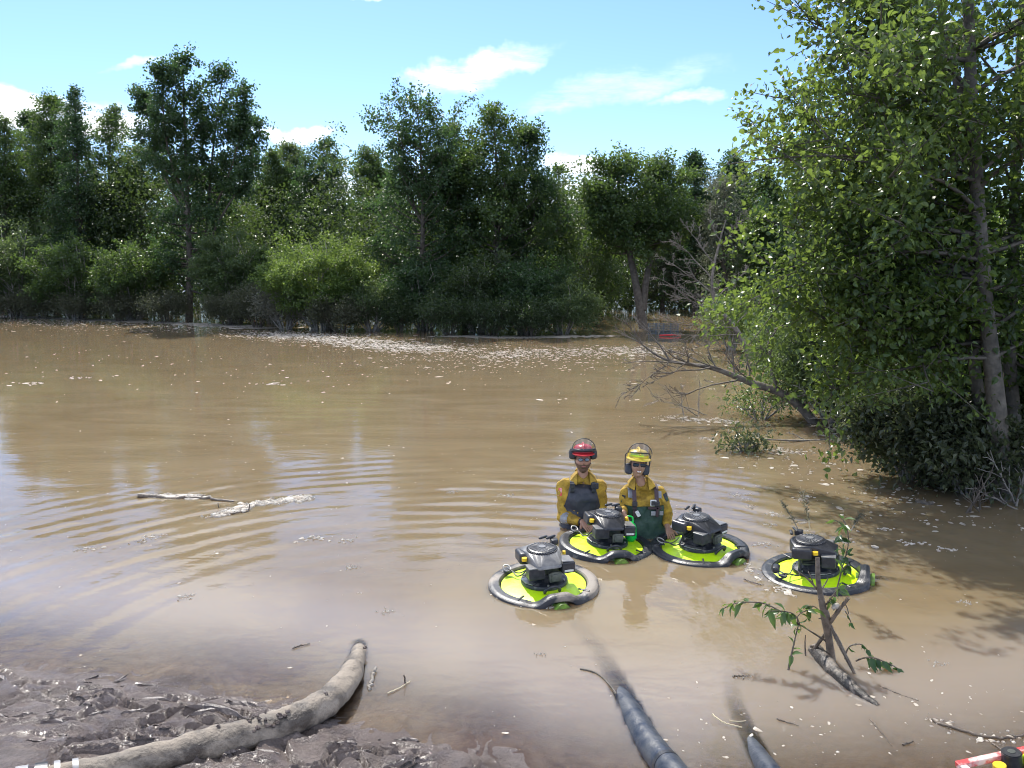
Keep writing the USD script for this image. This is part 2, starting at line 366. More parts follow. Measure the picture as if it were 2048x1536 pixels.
ring = g.math('multiply', g.math('multiply', two, env), g.math('multiply', brk, .0029))
st = g('mapping', 'vector', vector=flat, scale=(1.0, 2.4, 1.0), rotation=(0, 0, .15))
r1 = g.math('multiply', g.math('subtract', g('noise_texture', 'fac', vector=st, scale=2.6, detail=3.0, roughness=.5, distortion=.4), .5), .0022)
r2 = g.math('multiply', g.math('subtract', g('noise_texture', 'fac', vector=st, scale=.5, detail=2.0), .5), .010)
r3 = g.math('multiply', g.math('subtract', g('noise_texture', 'fac', vector=flat, scale=15.0, detail=2.0), .5), .0009)
h = g.math('add', g.math('add', ring, r1), g.math('add', r2, r3))
bn = g('bump', 'normal', height=h, strength=1.0, distance=1.0)
silt = g('noise_texture', 'fac', vector=g('mapping', 'vector', vector=flat, scale=(.5, 1.3, 1)), scale=.9, detail=5.0, distortion=1.2)
c = g('rgb_ramp', 'color', fac=silt, ramp=[(.3, (.153, .115, .067)), (.7, (.185, .144, .089))])
c = g('mix_color', 'result', fac=g('map_range', 'result', range_type='smoothstep', value=g('attribute', 'fac', attribute='bed_depth'), from_min=.62, from_max=.15, clamp=True), a=c, b=(.205, .172, .142))
body = g('principled_bsdf', 'BSDF', base_color=c, roughness=1.0, specular_ior_level=0.0, subsurface_method='burley', subsurface_weight=1.0, subsurface_scale=1.0, subsurface_radius=(.16, .11, .06))
clear = g('transparent_bsdf', 'BSDF', color=(.82, .72, .58))
under = g('mix_closure', 'closure', fac=alpha, closure1=clear, closure2=body)
gl = g('glossy_bsdf', 'BSDF', color=(1, 1, 1), roughness=.02, normal=bn)
fr = g('fresnel', 'fac', IOR=1.33, normal=bn)
WATER = g.done('silty_water', surface=g('mix_closure', 'closure', fac=fr, closure1=under, closure2=gl))
wm = usdkit.mesh(stage, '/World/water', wat, WATER, smooth=True)
UsdGeom.PrimvarsAPI(wm).CreatePrimvar('depth', Sdf.ValueTypeNames.FloatArray, 'vertex').Set(Vt.FloatArray.FromNumpy(water_depth(wat[0][:, 0], wat[0][:, 1]).astype(np.float32)))
UsdGeom.PrimvarsAPI(wm).CreatePrimvar('bed_depth', Sdf.ValueTypeNames.FloatArray, 'vertex').Set(Vt.FloatArray.FromNumpy(np.maximum(-bed(wat[0][:, 0], wat[0][:, 1]), 0).astype(np.float32)))
tag(wm, 'brown silty flood water with spreading ripples', kind='structure')


# ------------------------------------------------------------------ foliage
def leaf_mesh(rng, P, D, L, W, near=False, upw=.9, curl=.15):
    n = len(P); D = nrm(D); N = rng.normal(size=(n, 3)) * .62 + [0, 0, upw]
    N = nrm(N - D * (N * D).sum(1, keepdims=True)); S = np.cross(D, N)
    L, W = L[:, None], W[:, None]
    if not near:
        fold = .16 * W * N
        v = np.stack([P, P + .42 * L * D + .5 * W * S + fold, P + L * D - .10 * L * N, P + .42 * L * D - .5 * W * S + fold], 1)
        f = np.array([[0, 1, 2], [0, 2, 3]])
    else:
        v = np.stack([P, P + .22 * L * D + .44 * W * S + .10 * W * N, P + .55 * L * D + .38 * W * S + .10 * W * N, P + L * D - curl * L * N,
                      P + .55 * L * D - .38 * W * S + .10 * W * N, P + .22 * L * D - .44 * W * S + .10 * W * N, P + .42 * L * D - .02 * L * N], 1)
        f = np.array([[0, 1, 6], [1, 2, 6], [2, 3, 6], [3, 4, 6], [4, 5, 6], [5, 0, 6]])
    k = v.shape[1]
    return v.reshape(-1, 3), (f[None] + (np.arange(n) * k)[:, None, None]).reshape(-1, 3)


class Tree:
    def __init__(s, seed): s.r = np.random.default_rng(seed); s.wood, s.P, s.D = [], [], []
    def limb(s, a, b, r0, r1=None, bend=.12, twigs=7, leaves=40, tl=(.3, .8), sig=.13, sides=4, n=5, s0=.3, twood=False, sag=0.0):
        """A limb from a to b with leafy twigs along its outer part."""
        r = s.r; a, b = np.asarray(a, float), np.asarray(b, float); L = np.linalg.norm(b - a)
        t = np.linspace(0, 1, n)[:, None]
        p = a + (b - a) * t + np.array([0, 0, 1.0]) * (-bend * L * t * (1 - t) * 2 - sag * L * t * t) + r.normal(size=3) * .05 * L * t * (1 - t) * 4
        s.wood.append(tube(p, np.linspace(r0, r0 * .25 if r1 is None else r1, n), sides, caps=False))
        k = s0 + (1 - s0) * r.random(twigs) ** .8
        k[0] = 1.0
        o = np.stack([np.interp(k, t[:, 0], p[:, i]) for i in range(3)], 1)
        d = nrm(nrm(b - a) * .7 + nrm(r.normal(size=(twigs, 3))) * .9 + [0, 0, .25])
        ln = r.uniform(*tl, twigs)
        if twood:
            for q in range(twigs): s.wood.append(tube(np.stack([o[q], o[q] + d[q] * ln[q] * .5 + [0, 0, -.02], o[q] + d[q] * ln[q] - [0, 0, .05 * ln[q]]]), [.008, .006, .003], 3, False))
        m = np.maximum((leaves * ln / np.mean(tl)).astype(int), 4)
        i = np.repeat(np.arange(twigs), m); u = r.random(len(i)) ** .8
        s.P.append(o[i] + d[i] * (ln[i] * u)[:, None] + r.normal(size=(len(i), 3)) * sig * np.array([1, 1, .8]))
        s.D.append(nrm(d[i] * .5 + nrm(r.normal(size=(len(i), 3))) * .9 + [0, 0, -.35]))
    def spine(s, pts, r0, r1, prof, n, el=(15, 62), t0=.2, sides=7, broad=False, **kw):
        """A trunk through pts whose limbs reach as far as prof (height fraction, metres) says."""
        r = s.r; p = smoothpath(pts, 14); s.wood.append(tube(p, np.linspace(r0, r1, 14), sides, False))
        tt = np.linspace(0, 1, 14); ts = t0 + (1 - t0) * np.sort(r.random(n)) ** .95; az = r.random() * 7
        for t in ts:
            a = np.array([np.interp(t, tt, p[:, i]) for i in range(3)]); az += 2.4 + r.normal() * .35
            R0 = np.interp(t, *zip(*prof)); R = R0 * r.uniform(.62, 1.12); e = math.radians(np.interp(t, [t0, 1], el) + r.normal() * 8)
            b = a + R * np.array([math.cos(az) * math.cos(e), math.sin(az) * math.cos(e), math.sin(e)])
            if broad:
                R = R0 * r.uniform(.45, 1.15); b = a + R * np.array([math.cos(az), math.sin(az), math.tan(min(e, .95)) * .8]); q = min(1.0, .30 + .75 * R0 / broad)
                kw['tl'] = (.32 * q, .95 * q); kw['sig'] = .06 + .07 * q; base_n = kw.setdefault('base_n', kw['leaves']); kw['leaves'] = max(4, int(base_n * (.12 + .88 * q * q)))
            s.limb(a, b, *[max(.012, np.interp(t, [0, 1], [r0, r1]) * .45)], **{k: w for k, w in kw.items() if k != 'base_n'})
    def finish(s, root, leafm, bark, L=.11, W=.085, near=False, off=(0, 0, 0), crown='crown', upw=.9, thin=None, parts=0, wood='trunk'):
        if s.wood: obj(wood, join(*s.wood), bark, root, smooth=True, off=off)
        if not s.P: return
        P, D = np.vstack(s.P), np.vstack(s.D)
        keep = P[:, 2] > .03; P, D = P[keep], D[keep]
        n = len(P); sc = s.r.uniform(.55, 1.3, n)
        if parts:                       # the leaves that show largest are parts of their own
            rel = P - EYE; px = rel[:, 0] / rel[:, 1] * F + CX; py = CY + (-rel[:, 2] / rel[:, 1] - math.tan(PITCH)) * F
            score = np.linalg.norm(rel, axis=1) + np.where((px > 1400) & (px < 2048) & (py > 0) & (py < 1000), 0, 50)
            o = np.argsort(score); P, D, sc = P[o], D[o], sc[o]
            for i in range(parts):
                lm = leaf_mesh(s.r, P[i:i + 1], D[i:i + 1], L * sc[i:i + 1], W * sc[i:i + 1], True, upw); obj('leaf', lm, leafm, root, off=off)
            P, D, sc = P[parts:], D[parts:], sc[parts:]
        lm = leaf_mesh(s.r, P, D, L * sc, W * sc, near, upw)
        obj(crown, lm, leafm, root, off=off, kind='stuff' if near or parts else None)


def far_tree(seed, label, px, top, base_px, hw, Y, leaf=L_POP, low=.10, n=96, prof=None, leaves=48, name='poplar_tree', bark=BARK, spires=3, wide=.42, tl=(.26, .68), el=(12, 64), **kw):
    T = Tree(seed); r = T.r
    b = np.array([*(atY(base_px, 600, Y)[:2]), -.05]); tp = atY(px, top + 10, Y); H = tp[2] - b[2]; R = hw * 1.10 / F * Y
    if prof is None and seed % 3 == 1: prof = [(0, R * .6), (.2, R * .95), (.5, R * 1.12), (.72, R * .98), (.88, R * .66), (.96, R * .36), (1, R * .15)]
    if prof is None and seed % 3 == 2: prof = [(0, R * .75), (.15, R * 1.15), (.4, R * .95), (.65, R * .68), (.85, R * .38), (1, R * .08)]
    prof = prof or [(0, R * .55), (.18, R * .95), (wide, R * 1.1), (.72, R * .72), (.88, R * .42), (1, R * .10)]
    mid = b * .5 + tp * .5 + [r.normal() * .15, r.normal() * .2, 0]
    T.spine([b, b * .72 + tp * .28 + [r.normal() * .1, 0, 0], mid, tp], .055 + .011 * H, .012, prof, n, el, low, broad=R, leaves=leaves, tl=tl, sig=.12)
    for k in range(spires):             # side leaders that break up the outline
        a = b + (tp - b) * r.uniform(.35, .6); an = r.random() * 6.28
        q = a + [math.cos(an) * R * .55, math.sin(an) * R * .55, H * r.uniform(.22, .36)]
        T.spine([a, a * .5 + q * .5 + [math.cos(an) * R * .15, math.sin(an) * R * .15, 0], q], .05, .012, [(0, R * .4), (.6, R * .36), (1, R * .06)], 14, (30, 70), .3, sides=5, broad=R, leaves=leaves, tl=tl, sig=.12)
    root = thing(name, label, 'tree', b); T.finish(root, leaf, bark, off=b, **kw)
    return root


def shrub(seed, label, px, top, base, hw, leaf, name='shrub', stems=9, twigs=8, leaves=26, Y=None, bark=BARK_G, L=.10, W=.045, sig=.10, tl=(.25, .6), near=False, dome=1.0, cat='shrub', n_up=3, lean=0.0, s0=.25, sub=4, **kw):
    """A many-stemmed bush standing in the water at the picture point (px, base)."""
    T = Tree(seed); r = T.r
    b = at(px, base) if Y is None else np.array([*atY(px, base, Y)[:2], 0.0]); b[2] = -.05; Y = b[1]
    H = atY(px, top, Y)[2] - b[2]; R = hw / F * Y
    for k in range(stems):
        an = k * 2.4 + r.random(); f = math.sqrt((k + .5) / stems)
        e = b + [math.cos(an) * R * f + lean, math.sin(an) * R * f * .8, H * (1 - .45 * dome * f * f) * r.uniform(.82, 1.03)]
        o = b + [math.cos(an) * R * .15, math.sin(an) * R * .15, 0]
        T.limb(o, e, (.007 if name == 'scrub' else .02) + .006 * H, twigs=twigs, leaves=leaves, tl=tl, sig=sig, s0=s0, bend=-.08)
        for q in range(sub):
            t = r.uniform(.3, .8); c = o + (e - o) * t; a2 = an + r.normal() * .9
            d = c + np.array([math.cos(a2) * R * .5, math.sin(a2) * R * .45, H * r.uniform(.05, .28)])
            T.limb(c, d, .012, twigs=twigs - 2, leaves=leaves, tl=tl, sig=sig, s0=.2, bend=-.05)
    root = thing(name, label, cat, b); T.finish(root, leaf, bark, L=L, W=W, near=near, off=b, wood='stems', crown='foliage', **kw)
    return root


far_tree(11, 'dark poplar cut off by the left edge of the picture', 8, 232, 0, 52, 45)
far_tree(12, 'blunt topped poplar second from the left edge', 62, 213, 60, 44, 48, L_POP2)
far_tree(13, 'twin topped poplar just left of the narrow spire poplar', 105, 196, 112, 42, 46)
far_tree(14, 'narrow poplar rising to a thin spire left of the tallest tree', 150, 176, 160, 46, 43, L_POP2, spires=1)
far_tree(15, 'short pointed poplar between the spire poplar and the tallest tree', 228, 214, 235, 48, 46)
far_tree(16, 'low broad poplar directly behind the left side of the tallest tree', 285, 300, 285, 60, 45, L_POP, spires=1)
# the tallest tree: five leaders and a second trunk
T = Tree(20); Yt = 38.0
tp = lambda x, y, dy=0: atY(x, y, Yt + dy)
b0 = np.array([*tp(378, 640)[:2], -.05])
kw = dict(leaves=38, tl=(.3, .75), sig=.11)
pr = lambda *a: [(t, w / F * Yt) for t, w in a]
T.spine([b0, tp(378, 480), tp(372, 330), tp(365, 125)], .17, .015, pr((0, 40), (.2, 75), (.45, 75), (.75, 50), (.92, 30), (1, 14)), 72, (8, 60), .12, **kw)
T.spine([tp(378, 560), tp(412, 470, .4), tp(423, 330, .6), tp(448, 140, .8)], .10, .015, pr((0, 20), (.35, 45), (.7, 42), (.9, 30), (1, 14)), 34, (15, 62), .35, **kw)
T.spine([tp(372, 400), tp(330, 260, -.8), tp(326, 138, -1)], .07, .012, pr((0, 30), (.5, 34), (1, 14)), 18, (25, 65), .3, **kw)
T.spine([tp(372, 430), tp(310, 300, .5), tp(288, 190, .8)], .07, .012, pr((0, 35), (.5, 34), (1, 13)), 18, (25, 65), .35, **kw)
T.spine([tp(420, 430, .5), tp(470, 310, -.5), tp(492, 188, -.8)], .06, .012, pr((0, 24), (.5, 30), (1, 14)), 18, (25, 65), .35, **kw)
T.spine([tp(418, 470, .5), tp(485, 350, .4), tp(514, 255, .6)], .05, .012, pr((0, 18), (.5, 26), (1, 12)), 14, (10, 55), .4, **kw)
T.spine([tp(418, 500, .5), tp(450, 420, -1), tp(512, 330, -1.2)], .05, .012, pr((0, 14), (.5, 22), (1, 10)), 11, (0, 45), .4, **kw)
root = thing('poplar_tree', 'tallest tree on the far bank with several upright leaders', 'tree', b0); T.finish(root, L_POP2, BARK, off=b0, L=.12, W=.095)
far_tree(21, 'slender light poplar right of the tallest tree', 545, 300, 520, 38, 45, spires=1)
far_tree(22, 'feathery young poplar behind the bright yellow green bush', 582, 288, 590, 34, 47, L_WIL)
far_tree(23, 'rounded bushy poplar above the bright yellow green bush', 652, 278, 650, 72, 43, L_POP2, spires=3)
far_tree(24, 'small headed poplar just left of the big central clump', 735, 283, 735, 46, 46)
far_tree(25, 'tall dark poplar on the left of the big central clump', 835, 205, 850, 78, 34, L_POP2, n=80, spires=3, low=.08)
far_tree(26, 'dense poplar in the middle of the big central clump', 905, 240, 930, 70, 36, n=70, low=.08)
far_tree(27, 'tallest rounded poplar on the right of the big central clump', 985, 218, 988, 82, 34, n=84, spires=4, low=.08)
far_tree(28, 'lower shoulder poplar on the right edge of the central clump', 1058, 262, 1052, 58, 35, L_POP2, n=60, low=.08)
far_tree(29, 'open sparse poplar between the central clump and the forked tree', 1118, 330, 1112, 46, 38, n=40)
# the forked tree
T = Tree(30); Yt = 33.0; b0 = np.array([*tp(1288, 640)[:2], -.05])
T.spine([b0, tp(1270, 560), tp(1252, 470), tp(1235, 350)], .20, .03, pr((0, 10), (.45, 60), (.7, 85), (.9, 62), (1, 35)), 46, (0, 50), .45, leaves=46, tl=(.35, .9), sig=.13)
T.spine([tp(1286, 620), tp(1300, 520, .3), tp(1325, 450, .6), tp(1318, 352, .8)], .16, .03, pr((0, 10), (.45, 45), (.75, 70), (1, 35)), 40, (5, 50), .5, leaves=46, tl=(.35, .9), sig=.13)
T.spine([tp(1256, 490), tp(1215, 430, -.6), tp(1190, 390, -.8)], .07, .02, pr((0, 30), (.6, 44), (1, 25)), 22, (0, 45), .3, leaves=46, tl=(.35, .9), sig=.13)
root = thing('forked_tree', 'round crowned tree with a thick forked trunk behind the dead branches', 'tree', b0); T.finish(root, L_POP, BARK, off=b0, L=.12, W=.085)
far_tree(31, 'thin spire tree behind the right of the forked tree', 1320, 318, 1325, 26, 45, L_SIL, n=40, spires=1)
far_tree(32, 'greyish green tree with a ragged top right of the forked tree', 1385, 303, 1390, 56, 44, L_POP2, spires=4)
far_tree(33, 'dark round topped tree beside the near poplar branch at right', 1468, 303, 1470, 46, 43, L_POP2)
far_tree(34, 'pale silvery willow behind the top of the dead tree', 1450, 362, 1440, 46, 34, L_SIL, n=44, name='willow_tree', leaves=36, W=.05)
far_tree(35, 'green tree half hidden by the tip of the near poplar', 1535, 338, 1540, 62, 32, L_POP, n=66, low=.06)
far_tree(36, 'dark tree behind the near poplar crown', 1640, 300, 1640, 80, 30, L_POP2, n=60, low=.05)
far_tree(37, 'low spreading tree between the forked tree and the central clump', 1165, 415, 1172, 72, 42, L_POP, n=60, low=.04)
far_tree(38, 'pale leafy tree far back in the gap left of the forked tree', 1205, 395, 1205, 66, 50, L_WIL, n=60, low=.04)
far_tree(39, 'dim tree far back in the gap right of the forked tree', 1372, 380, 1372, 70, 50, L_POP2, n=60, low=.04)
far_tree(40, 'dim tree far back between the tallest tree and the slender poplar', 470, 340, 470, 70, 50, L_POP2, n=60, low=.04)
far_tree(41, 'dim tree far back between the small headed poplar and the big clump', 770, 330, 770, 64, 50, L_POP, n=56, low=.04)

# bushes along the flooded far edge
shrub(50, 'bright yellow green bush lit by the sun on the far shore', 645, 478, 658, 98, L_YEL, stems=26, leaves=38, L=.10, W=.06, sub=6)
shrub(51, 'grey twiggy bush on the left side of the bright bush', 572, 565, 658, 55, L_DUST, stems=14, leaves=14)
shrub(52, 'green willow bush on the right side of the bright bush', 745, 560, 662, 55, L_WIL, stems=14, leaves=24)
shrub(53, 'rounded grey green bush at the right end of the central clump', 1125, 565, 668, 66, L_WIL, stems=18, leaves=26)
shrub(54, 'broad leafy bush at the left edge of the picture', 38, 440, 634, 75, L_WIL, stems=20, leaves=34, L=.11, W=.07)
shrub(55, 'leafy bush under the narrow spire poplar', 150, 470, 638, 70, L_POP, stems=18, leaves=32, L=.11, W=.07)
shrub(56, 'dark bush left of the trunk of the tallest tree', 270, 480, 640, 72, L_POP, stems=18, leaves=34, L=.11, W=.07)
shrub(57, 'green bush right of the trunk of the tallest tree', 472, 455, 646, 66, L_WIL, stems=20, leaves=34, L=.11, W=.07)
shrub(58, 'dark leafy bush between two green bushes behind the yellow green one', 545, 500, 646, 52, L_POP, stems=14, leaves=30, L=.11, W=.07)
shrub(59, 'deep green bush under the left of the central clump', 850, 520, 660, 72, L_POP2, stems=18, leaves=34, L=.11, W=.07)
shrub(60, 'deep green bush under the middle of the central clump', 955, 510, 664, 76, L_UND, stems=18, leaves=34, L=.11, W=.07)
shrub(61, 'deep green bush under the right of the central clump', 1050, 520, 666, 66, L_POP2, stems=16, leaves=34, L=.11, W=.07)
for k, (x, t, bs, w) in enumerate([(15, 585, 636, 48), (85, 588, 637, 42), (165, 592, 640, 45), (240, 590, 642, 44), (330, 588, 645, 48), (455, 595, 650, 40), (515, 575, 655, 42), (680, 600, 664, 48), (800, 605, 664, 30), (900, 600, 670, 52), (985, 604, 672, 46), (1060, 606, 673, 44)]):
    shrub(70 + k, ['silt coated twiggy scrub at the left edge waterline', 'dusty scrub below the broad leafy bush', 'dusty scrub below the narrow spire poplar', 'thin silted scrub left of the tallest tree', 'silted scrub at the foot of the tallest tree', 'pale silted scrub right of the tallest trunk',
                   'silvery silted scrub left of the bright bush', 'brown twiggy scrub at the foot of the bright bush', 'sparse scrub at the small gap of bright water', 'dark twiggy scrub at the left foot of the central clump', 'dark twiggy scrub at the middle foot of the central clump', 'dark twiggy scrub at the right foot of the central clump'][k],
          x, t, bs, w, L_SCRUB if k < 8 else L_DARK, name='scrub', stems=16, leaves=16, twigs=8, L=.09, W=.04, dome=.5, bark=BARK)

# the wood behind, one mass
r = np.random.default_rng(99); n = 52000
az = r.uniform(-.95, .95, n); yy = r.uniform(50, 58, n); xx = az * yy; hh = (4.6 + 1.6 * meshkit.fbm(np.stack([xx * .25, yy * 0, yy * 0], 1), 3, 4))
P = np.stack([xx, yy, r.random(n) ** .9 * hh * 1.12], 1)
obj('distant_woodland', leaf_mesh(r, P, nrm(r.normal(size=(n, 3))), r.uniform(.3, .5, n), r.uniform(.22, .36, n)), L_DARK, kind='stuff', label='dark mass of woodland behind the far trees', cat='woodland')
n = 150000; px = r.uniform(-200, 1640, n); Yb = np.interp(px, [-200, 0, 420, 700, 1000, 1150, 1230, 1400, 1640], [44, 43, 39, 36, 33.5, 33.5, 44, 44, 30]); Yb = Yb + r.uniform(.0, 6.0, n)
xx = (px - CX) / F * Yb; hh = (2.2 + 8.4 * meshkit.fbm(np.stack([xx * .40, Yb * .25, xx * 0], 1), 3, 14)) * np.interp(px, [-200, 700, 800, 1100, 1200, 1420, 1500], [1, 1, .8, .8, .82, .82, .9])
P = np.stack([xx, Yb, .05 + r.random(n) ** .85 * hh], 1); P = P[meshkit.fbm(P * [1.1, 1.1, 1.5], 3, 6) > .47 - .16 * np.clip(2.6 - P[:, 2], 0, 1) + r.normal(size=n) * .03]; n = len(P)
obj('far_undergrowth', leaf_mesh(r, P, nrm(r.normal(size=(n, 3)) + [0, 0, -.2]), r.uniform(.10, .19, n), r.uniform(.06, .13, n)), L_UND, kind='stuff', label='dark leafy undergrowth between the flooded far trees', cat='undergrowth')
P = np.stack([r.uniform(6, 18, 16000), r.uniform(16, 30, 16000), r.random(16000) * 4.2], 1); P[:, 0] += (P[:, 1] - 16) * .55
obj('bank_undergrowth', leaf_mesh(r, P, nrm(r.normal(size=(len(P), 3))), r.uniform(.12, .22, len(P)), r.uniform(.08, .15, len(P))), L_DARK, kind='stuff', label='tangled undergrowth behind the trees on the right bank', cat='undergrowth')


# ------------------------------------------------------------------ right bank: near poplars, dead trees, bushes
def near_trunk(T, pts, rads, **kw):
    p = smoothpath([np.r_[q, w] for q, w in zip(pts, rads)], 22); T.wood.append(tube(p[:, :3], p[:, 3], 12, False)); return p


YB = 9.0
Q = lambda x, y, dy=0.0: atY(x, y, YB + dy)
nb = dict(twigs=9, leaves=50, tl=(.35, .8), sig=.10, s0=.22, n=6, twood=True)
T = Tree(200); rg = T.r
tr = near_trunk(T, [Q(2004, 1030), Q(1996, 850), Q(1970, 600), Q(1955, 400), Q(1945, 240), Q(1936, 0), Q(1925, -330), Q(1915, -700)], [.115, .10, .078, .070, .062, .052, .04, .02])
near_trunk(T, [Q(1948, 260), Q(1925, 200, .1), Q(1890, 60, .2), Q(1850, -250, .3), Q(1830, -500, .3)], [.05, .045, .04, .03, .012])
on = lambda y: np.array([np.interp(y, [-700, 0, 240, 400, 600, 850, 1030], [1915, 1936, 1945, 1955, 1970, 1996, 2004]), y])
for (y0, x1, y1, dy) in [(-120, 1640, -160, -.3), (-20, 1600, -30, .2), (60, 1578, 40, -.2), (120, 1588, 95, .4), (190, 1640, 170, -.5), (250, 1650, 215, .3), (330, 1480, 262, .9), (350, 1520, 300, 1.0), (330, 1590, 330, .1), (360, 1630, 300, -.6),
                         (420, 1600, 400, .4), (470, 1560, 455, -.2), (520, 1525, 520, .0), (560, 1515, 560, .4), (540, 1530, 490, .7), (600, 1520, 640, .6), (640, 1560, 590, .8), (680, 1570, 720, .6), (600, 1530, 590, -.3), (560, 1640, 500, -.9), (640, 1610, 640, -.5), (715, 1590, 765, -.2),
                         (300, 1760, 120, -1.2), (420, 1780, 330, -1.4), (540, 1760, 470, -1.4), (660, 1770, 600, -1.3), (180, 1800, -20, -1.0), (700, 1800, 660, -.9),
                         (100, 2080, 20, -.6), (240, 2100, 160, -.7), (380, 2100, 300, -.8), (500, 2110, 440, -.7), (620, 2100, 560, -.8), (-200, 1760, -330, -.6), (-260, 2060, -300, .3), (720, 2080, 690, -.6)]:
    p = on(y0); a = Q(p[0], p[1]); b = Q(x1 + (55 if x1 < 1700 else 0) + (30 if x1 < 1700 and 310 < y1 < 440 or y1 > 640 else -25 if x1 < 1550 and y1 > 440 else 0), y1, abs(dy) if y1 > 380 else dy)
    T.limb(a, b, .030, .006, bend=-.06, sag=.05, **nb)
    for q in range(2):
        t = rg.uniform(.35, .8); c = a + (b - a) * t + [0, 0, .0]
        T.limb(c, c + (b - a) * .22 + rg.normal(size=3) * [.35, .55, .20] + [0, 0, .12], .014, .004, bend=.0, sag=.08, **{**nb, 'twigs': 6})
for k in range(26):                                             # limbs away from the river and higher up
    t = rg.uniform(.25, 1); a = tr[int(t * 21), :3]; an = rg.uniform(-.6, 2.6); R = rg.uniform(1.2, 2.3) * (1.15 - .6 * t)
    T.limb(a, a + [math.cos(an) * R, math.sin(an) * R, R * .45], .026, .006, bend=-.05, **{**nb, 'leaves': 34, 'twood': False})
b0 = np.array([*Q(2004, 1030)[:2], -.05])
root = thing('poplar_tree', 'near poplar with a pale trunk and bright leaves filling the right side', 'tree', b0)
T.finish(root, L_NEAR, BARK_P, L=.070, W=.053, near=True, off=b0, upw=.55, parts=300)

for seed, label, pts, rad, arms in [
        (201, 'thinner dark poplar trunk just left of the pale near trunk', [(1980, 1010, .5), (1966, 860, .5), (1945, 700, .5), (1932, 560, .5), (1915, 380, .6), (1890, 150, .7), (1870, -150, .8)], [.085, .075, .06, .052, .042, .03, .015],
         [(430, 1700, 360, .9), (520, 1690, 520, 1.1), (620, 1700, 640, .9), (330, 1730, 240, 1.2), (700, 1840, 720, .2), (560, 1850, 440, -.2), (660, 1850, 620, -.3), (250, 1760, 110, .9), (480, 1960, 400, 1.2)]),
        (202, 'dark poplar trunk at the right edge beside the pale near trunk', [(2040, 1010, .6), (2028, 850, .6), (2020, 650, .6), (2030, 400, .7), (2040, 100, .8), (2050, -200, .8)], [.09, .08, .065, .055, .04, .02],
         [(480, 1880, 420, 1.0), (600, 1860, 580, 1.1), (380, 1900, 250, 1.2), (680, 1900, 700, 1.0), (300, 2100, 200, .4), (560, 2120, 520, .2), (720, 2110, 740, .2), (200, 1930, 60, 1.1)])]:
    T = Tree(seed); pt = [Q(*q) for q in pts]; near_trunk(T, pt, rad)
    ys, xs, dz = [q[1] for q in pts][::-1], [q[0] for q in pts][::-1], [q[2] for q in pts][::-1]
    for (y0, x1, y1, dy) in arms:
        a = Q(np.interp(y0, ys, xs), y0, np.interp(y0, ys, dz)); b = Q(x1, y1, dy)
        T.limb(a, b, .024, .006, bend=-.05, sag=.05, **nb)
        for q in range(2):
            c = a + (b - a) * T.r.uniform(.3, .8); T.limb(c, c + T.r.normal(size=3) * [.4, .5, .35], .012, .004, **{**nb, 'twigs': 6})
    b0 = np.array([*pt[0][:2], -.05]); root = thing('poplar_tree', label, 'tree', b0)
    T.finish(root, L_NEAR if seed == 201 else L_POP, BARK_P, L=.085, W=.064, near=True, off=b0, upw=.55)


def twiggy(T, a, b, r0, n=9, depth=2, spread=.55, up=.25, frac=.5, rmin=.005):
    """Bare branch with bare side twigs, twice over."""
    r = T.r; a, b = np.asarray(a, float), np.asarray(b, float); L = np.linalg.norm(b - a); d = nrm(b - a)
    t = np.linspace(0, 1, 7)[:, None]; p = a + (b - a) * t + r.normal(size=3) * L * .10 * t * (1 - t) * 2 + r.normal(size=(7, 3)) * L * .012 * np.sin(t * 3.1)
    T.wood.append(tube(p, np.linspace(r0, max(r0 * .28, rmin * .7), 7), 5, False))
    if depth:
        for k in range(n):
            t = r.uniform(.25, 1.0); o = np.array([np.interp(t, np.linspace(0, 1, 7), p[:, i]) for i in range(3)])
            q = nrm(d + nrm(r.normal(size=3)) * spread * 1.5 + [0, 0, up]) * L * frac * r.uniform(.4, 1) * (1.15 - .5 * t)
            twiggy(T, o, o + q, max(r0 * .42 * (1.1 - .5 * t), rmin), max(n - 3, 4), depth - 1, spread, up, frac, rmin)


# leaning dead tree over the water
T = Tree(210); A = at(1632, 852, -.05); Yd = A[1]
D_ = lambda x, y, dy=0.0: atY(x, y, Yd + dy)
main = [A, D_(1570, 790, .1), D_(1500, 765, .2), D_(1420, 735, .3), D_(1340, 722, .4), D_(1285, 690, .5)]
T.wood.append(tube(smoothpath(main, 24), np.interp(np.linspace(0, 1, 24), [0, .35, .7, 1], [.085, .06, .033, .013]), 9, False))
for a, b, w in [((1470, 752), (1465, 690), .02), ((1500, 765), (1490, 700), .022), ((1440, 742), (1415, 690), .016), ((1400, 733), (1330, 700), .02), ((1340, 722), (1270, 640), .02), ((1300, 700), (1225, 660), .014), ((1420, 735), (1300, 745), .014),
                ((1380, 728), (1255, 725), .014), ((1340, 722), (1230, 800), .010), ((1560, 785), (1535, 640), .035), ((1480, 760), (1330, 800), .016), ((1285, 690), (1240, 640), .012), ((1460, 748), (1300, 690), .014), ((1520, 772), (1440, 690), .018), ((1370, 727), (1290, 770), .010)]:
    twiggy(T, D_(*a, .25), D_(*b, T.r.uniform(-.3, .6)), w, 8, 2, .5, .15, .42, .0045)
root = thing('dead_tree', 'bare dead tree leaning out over the water from the right bank', 'tree', A); T.finish(root, None, BARK_D, off=A, wood='trunk_and_branches')
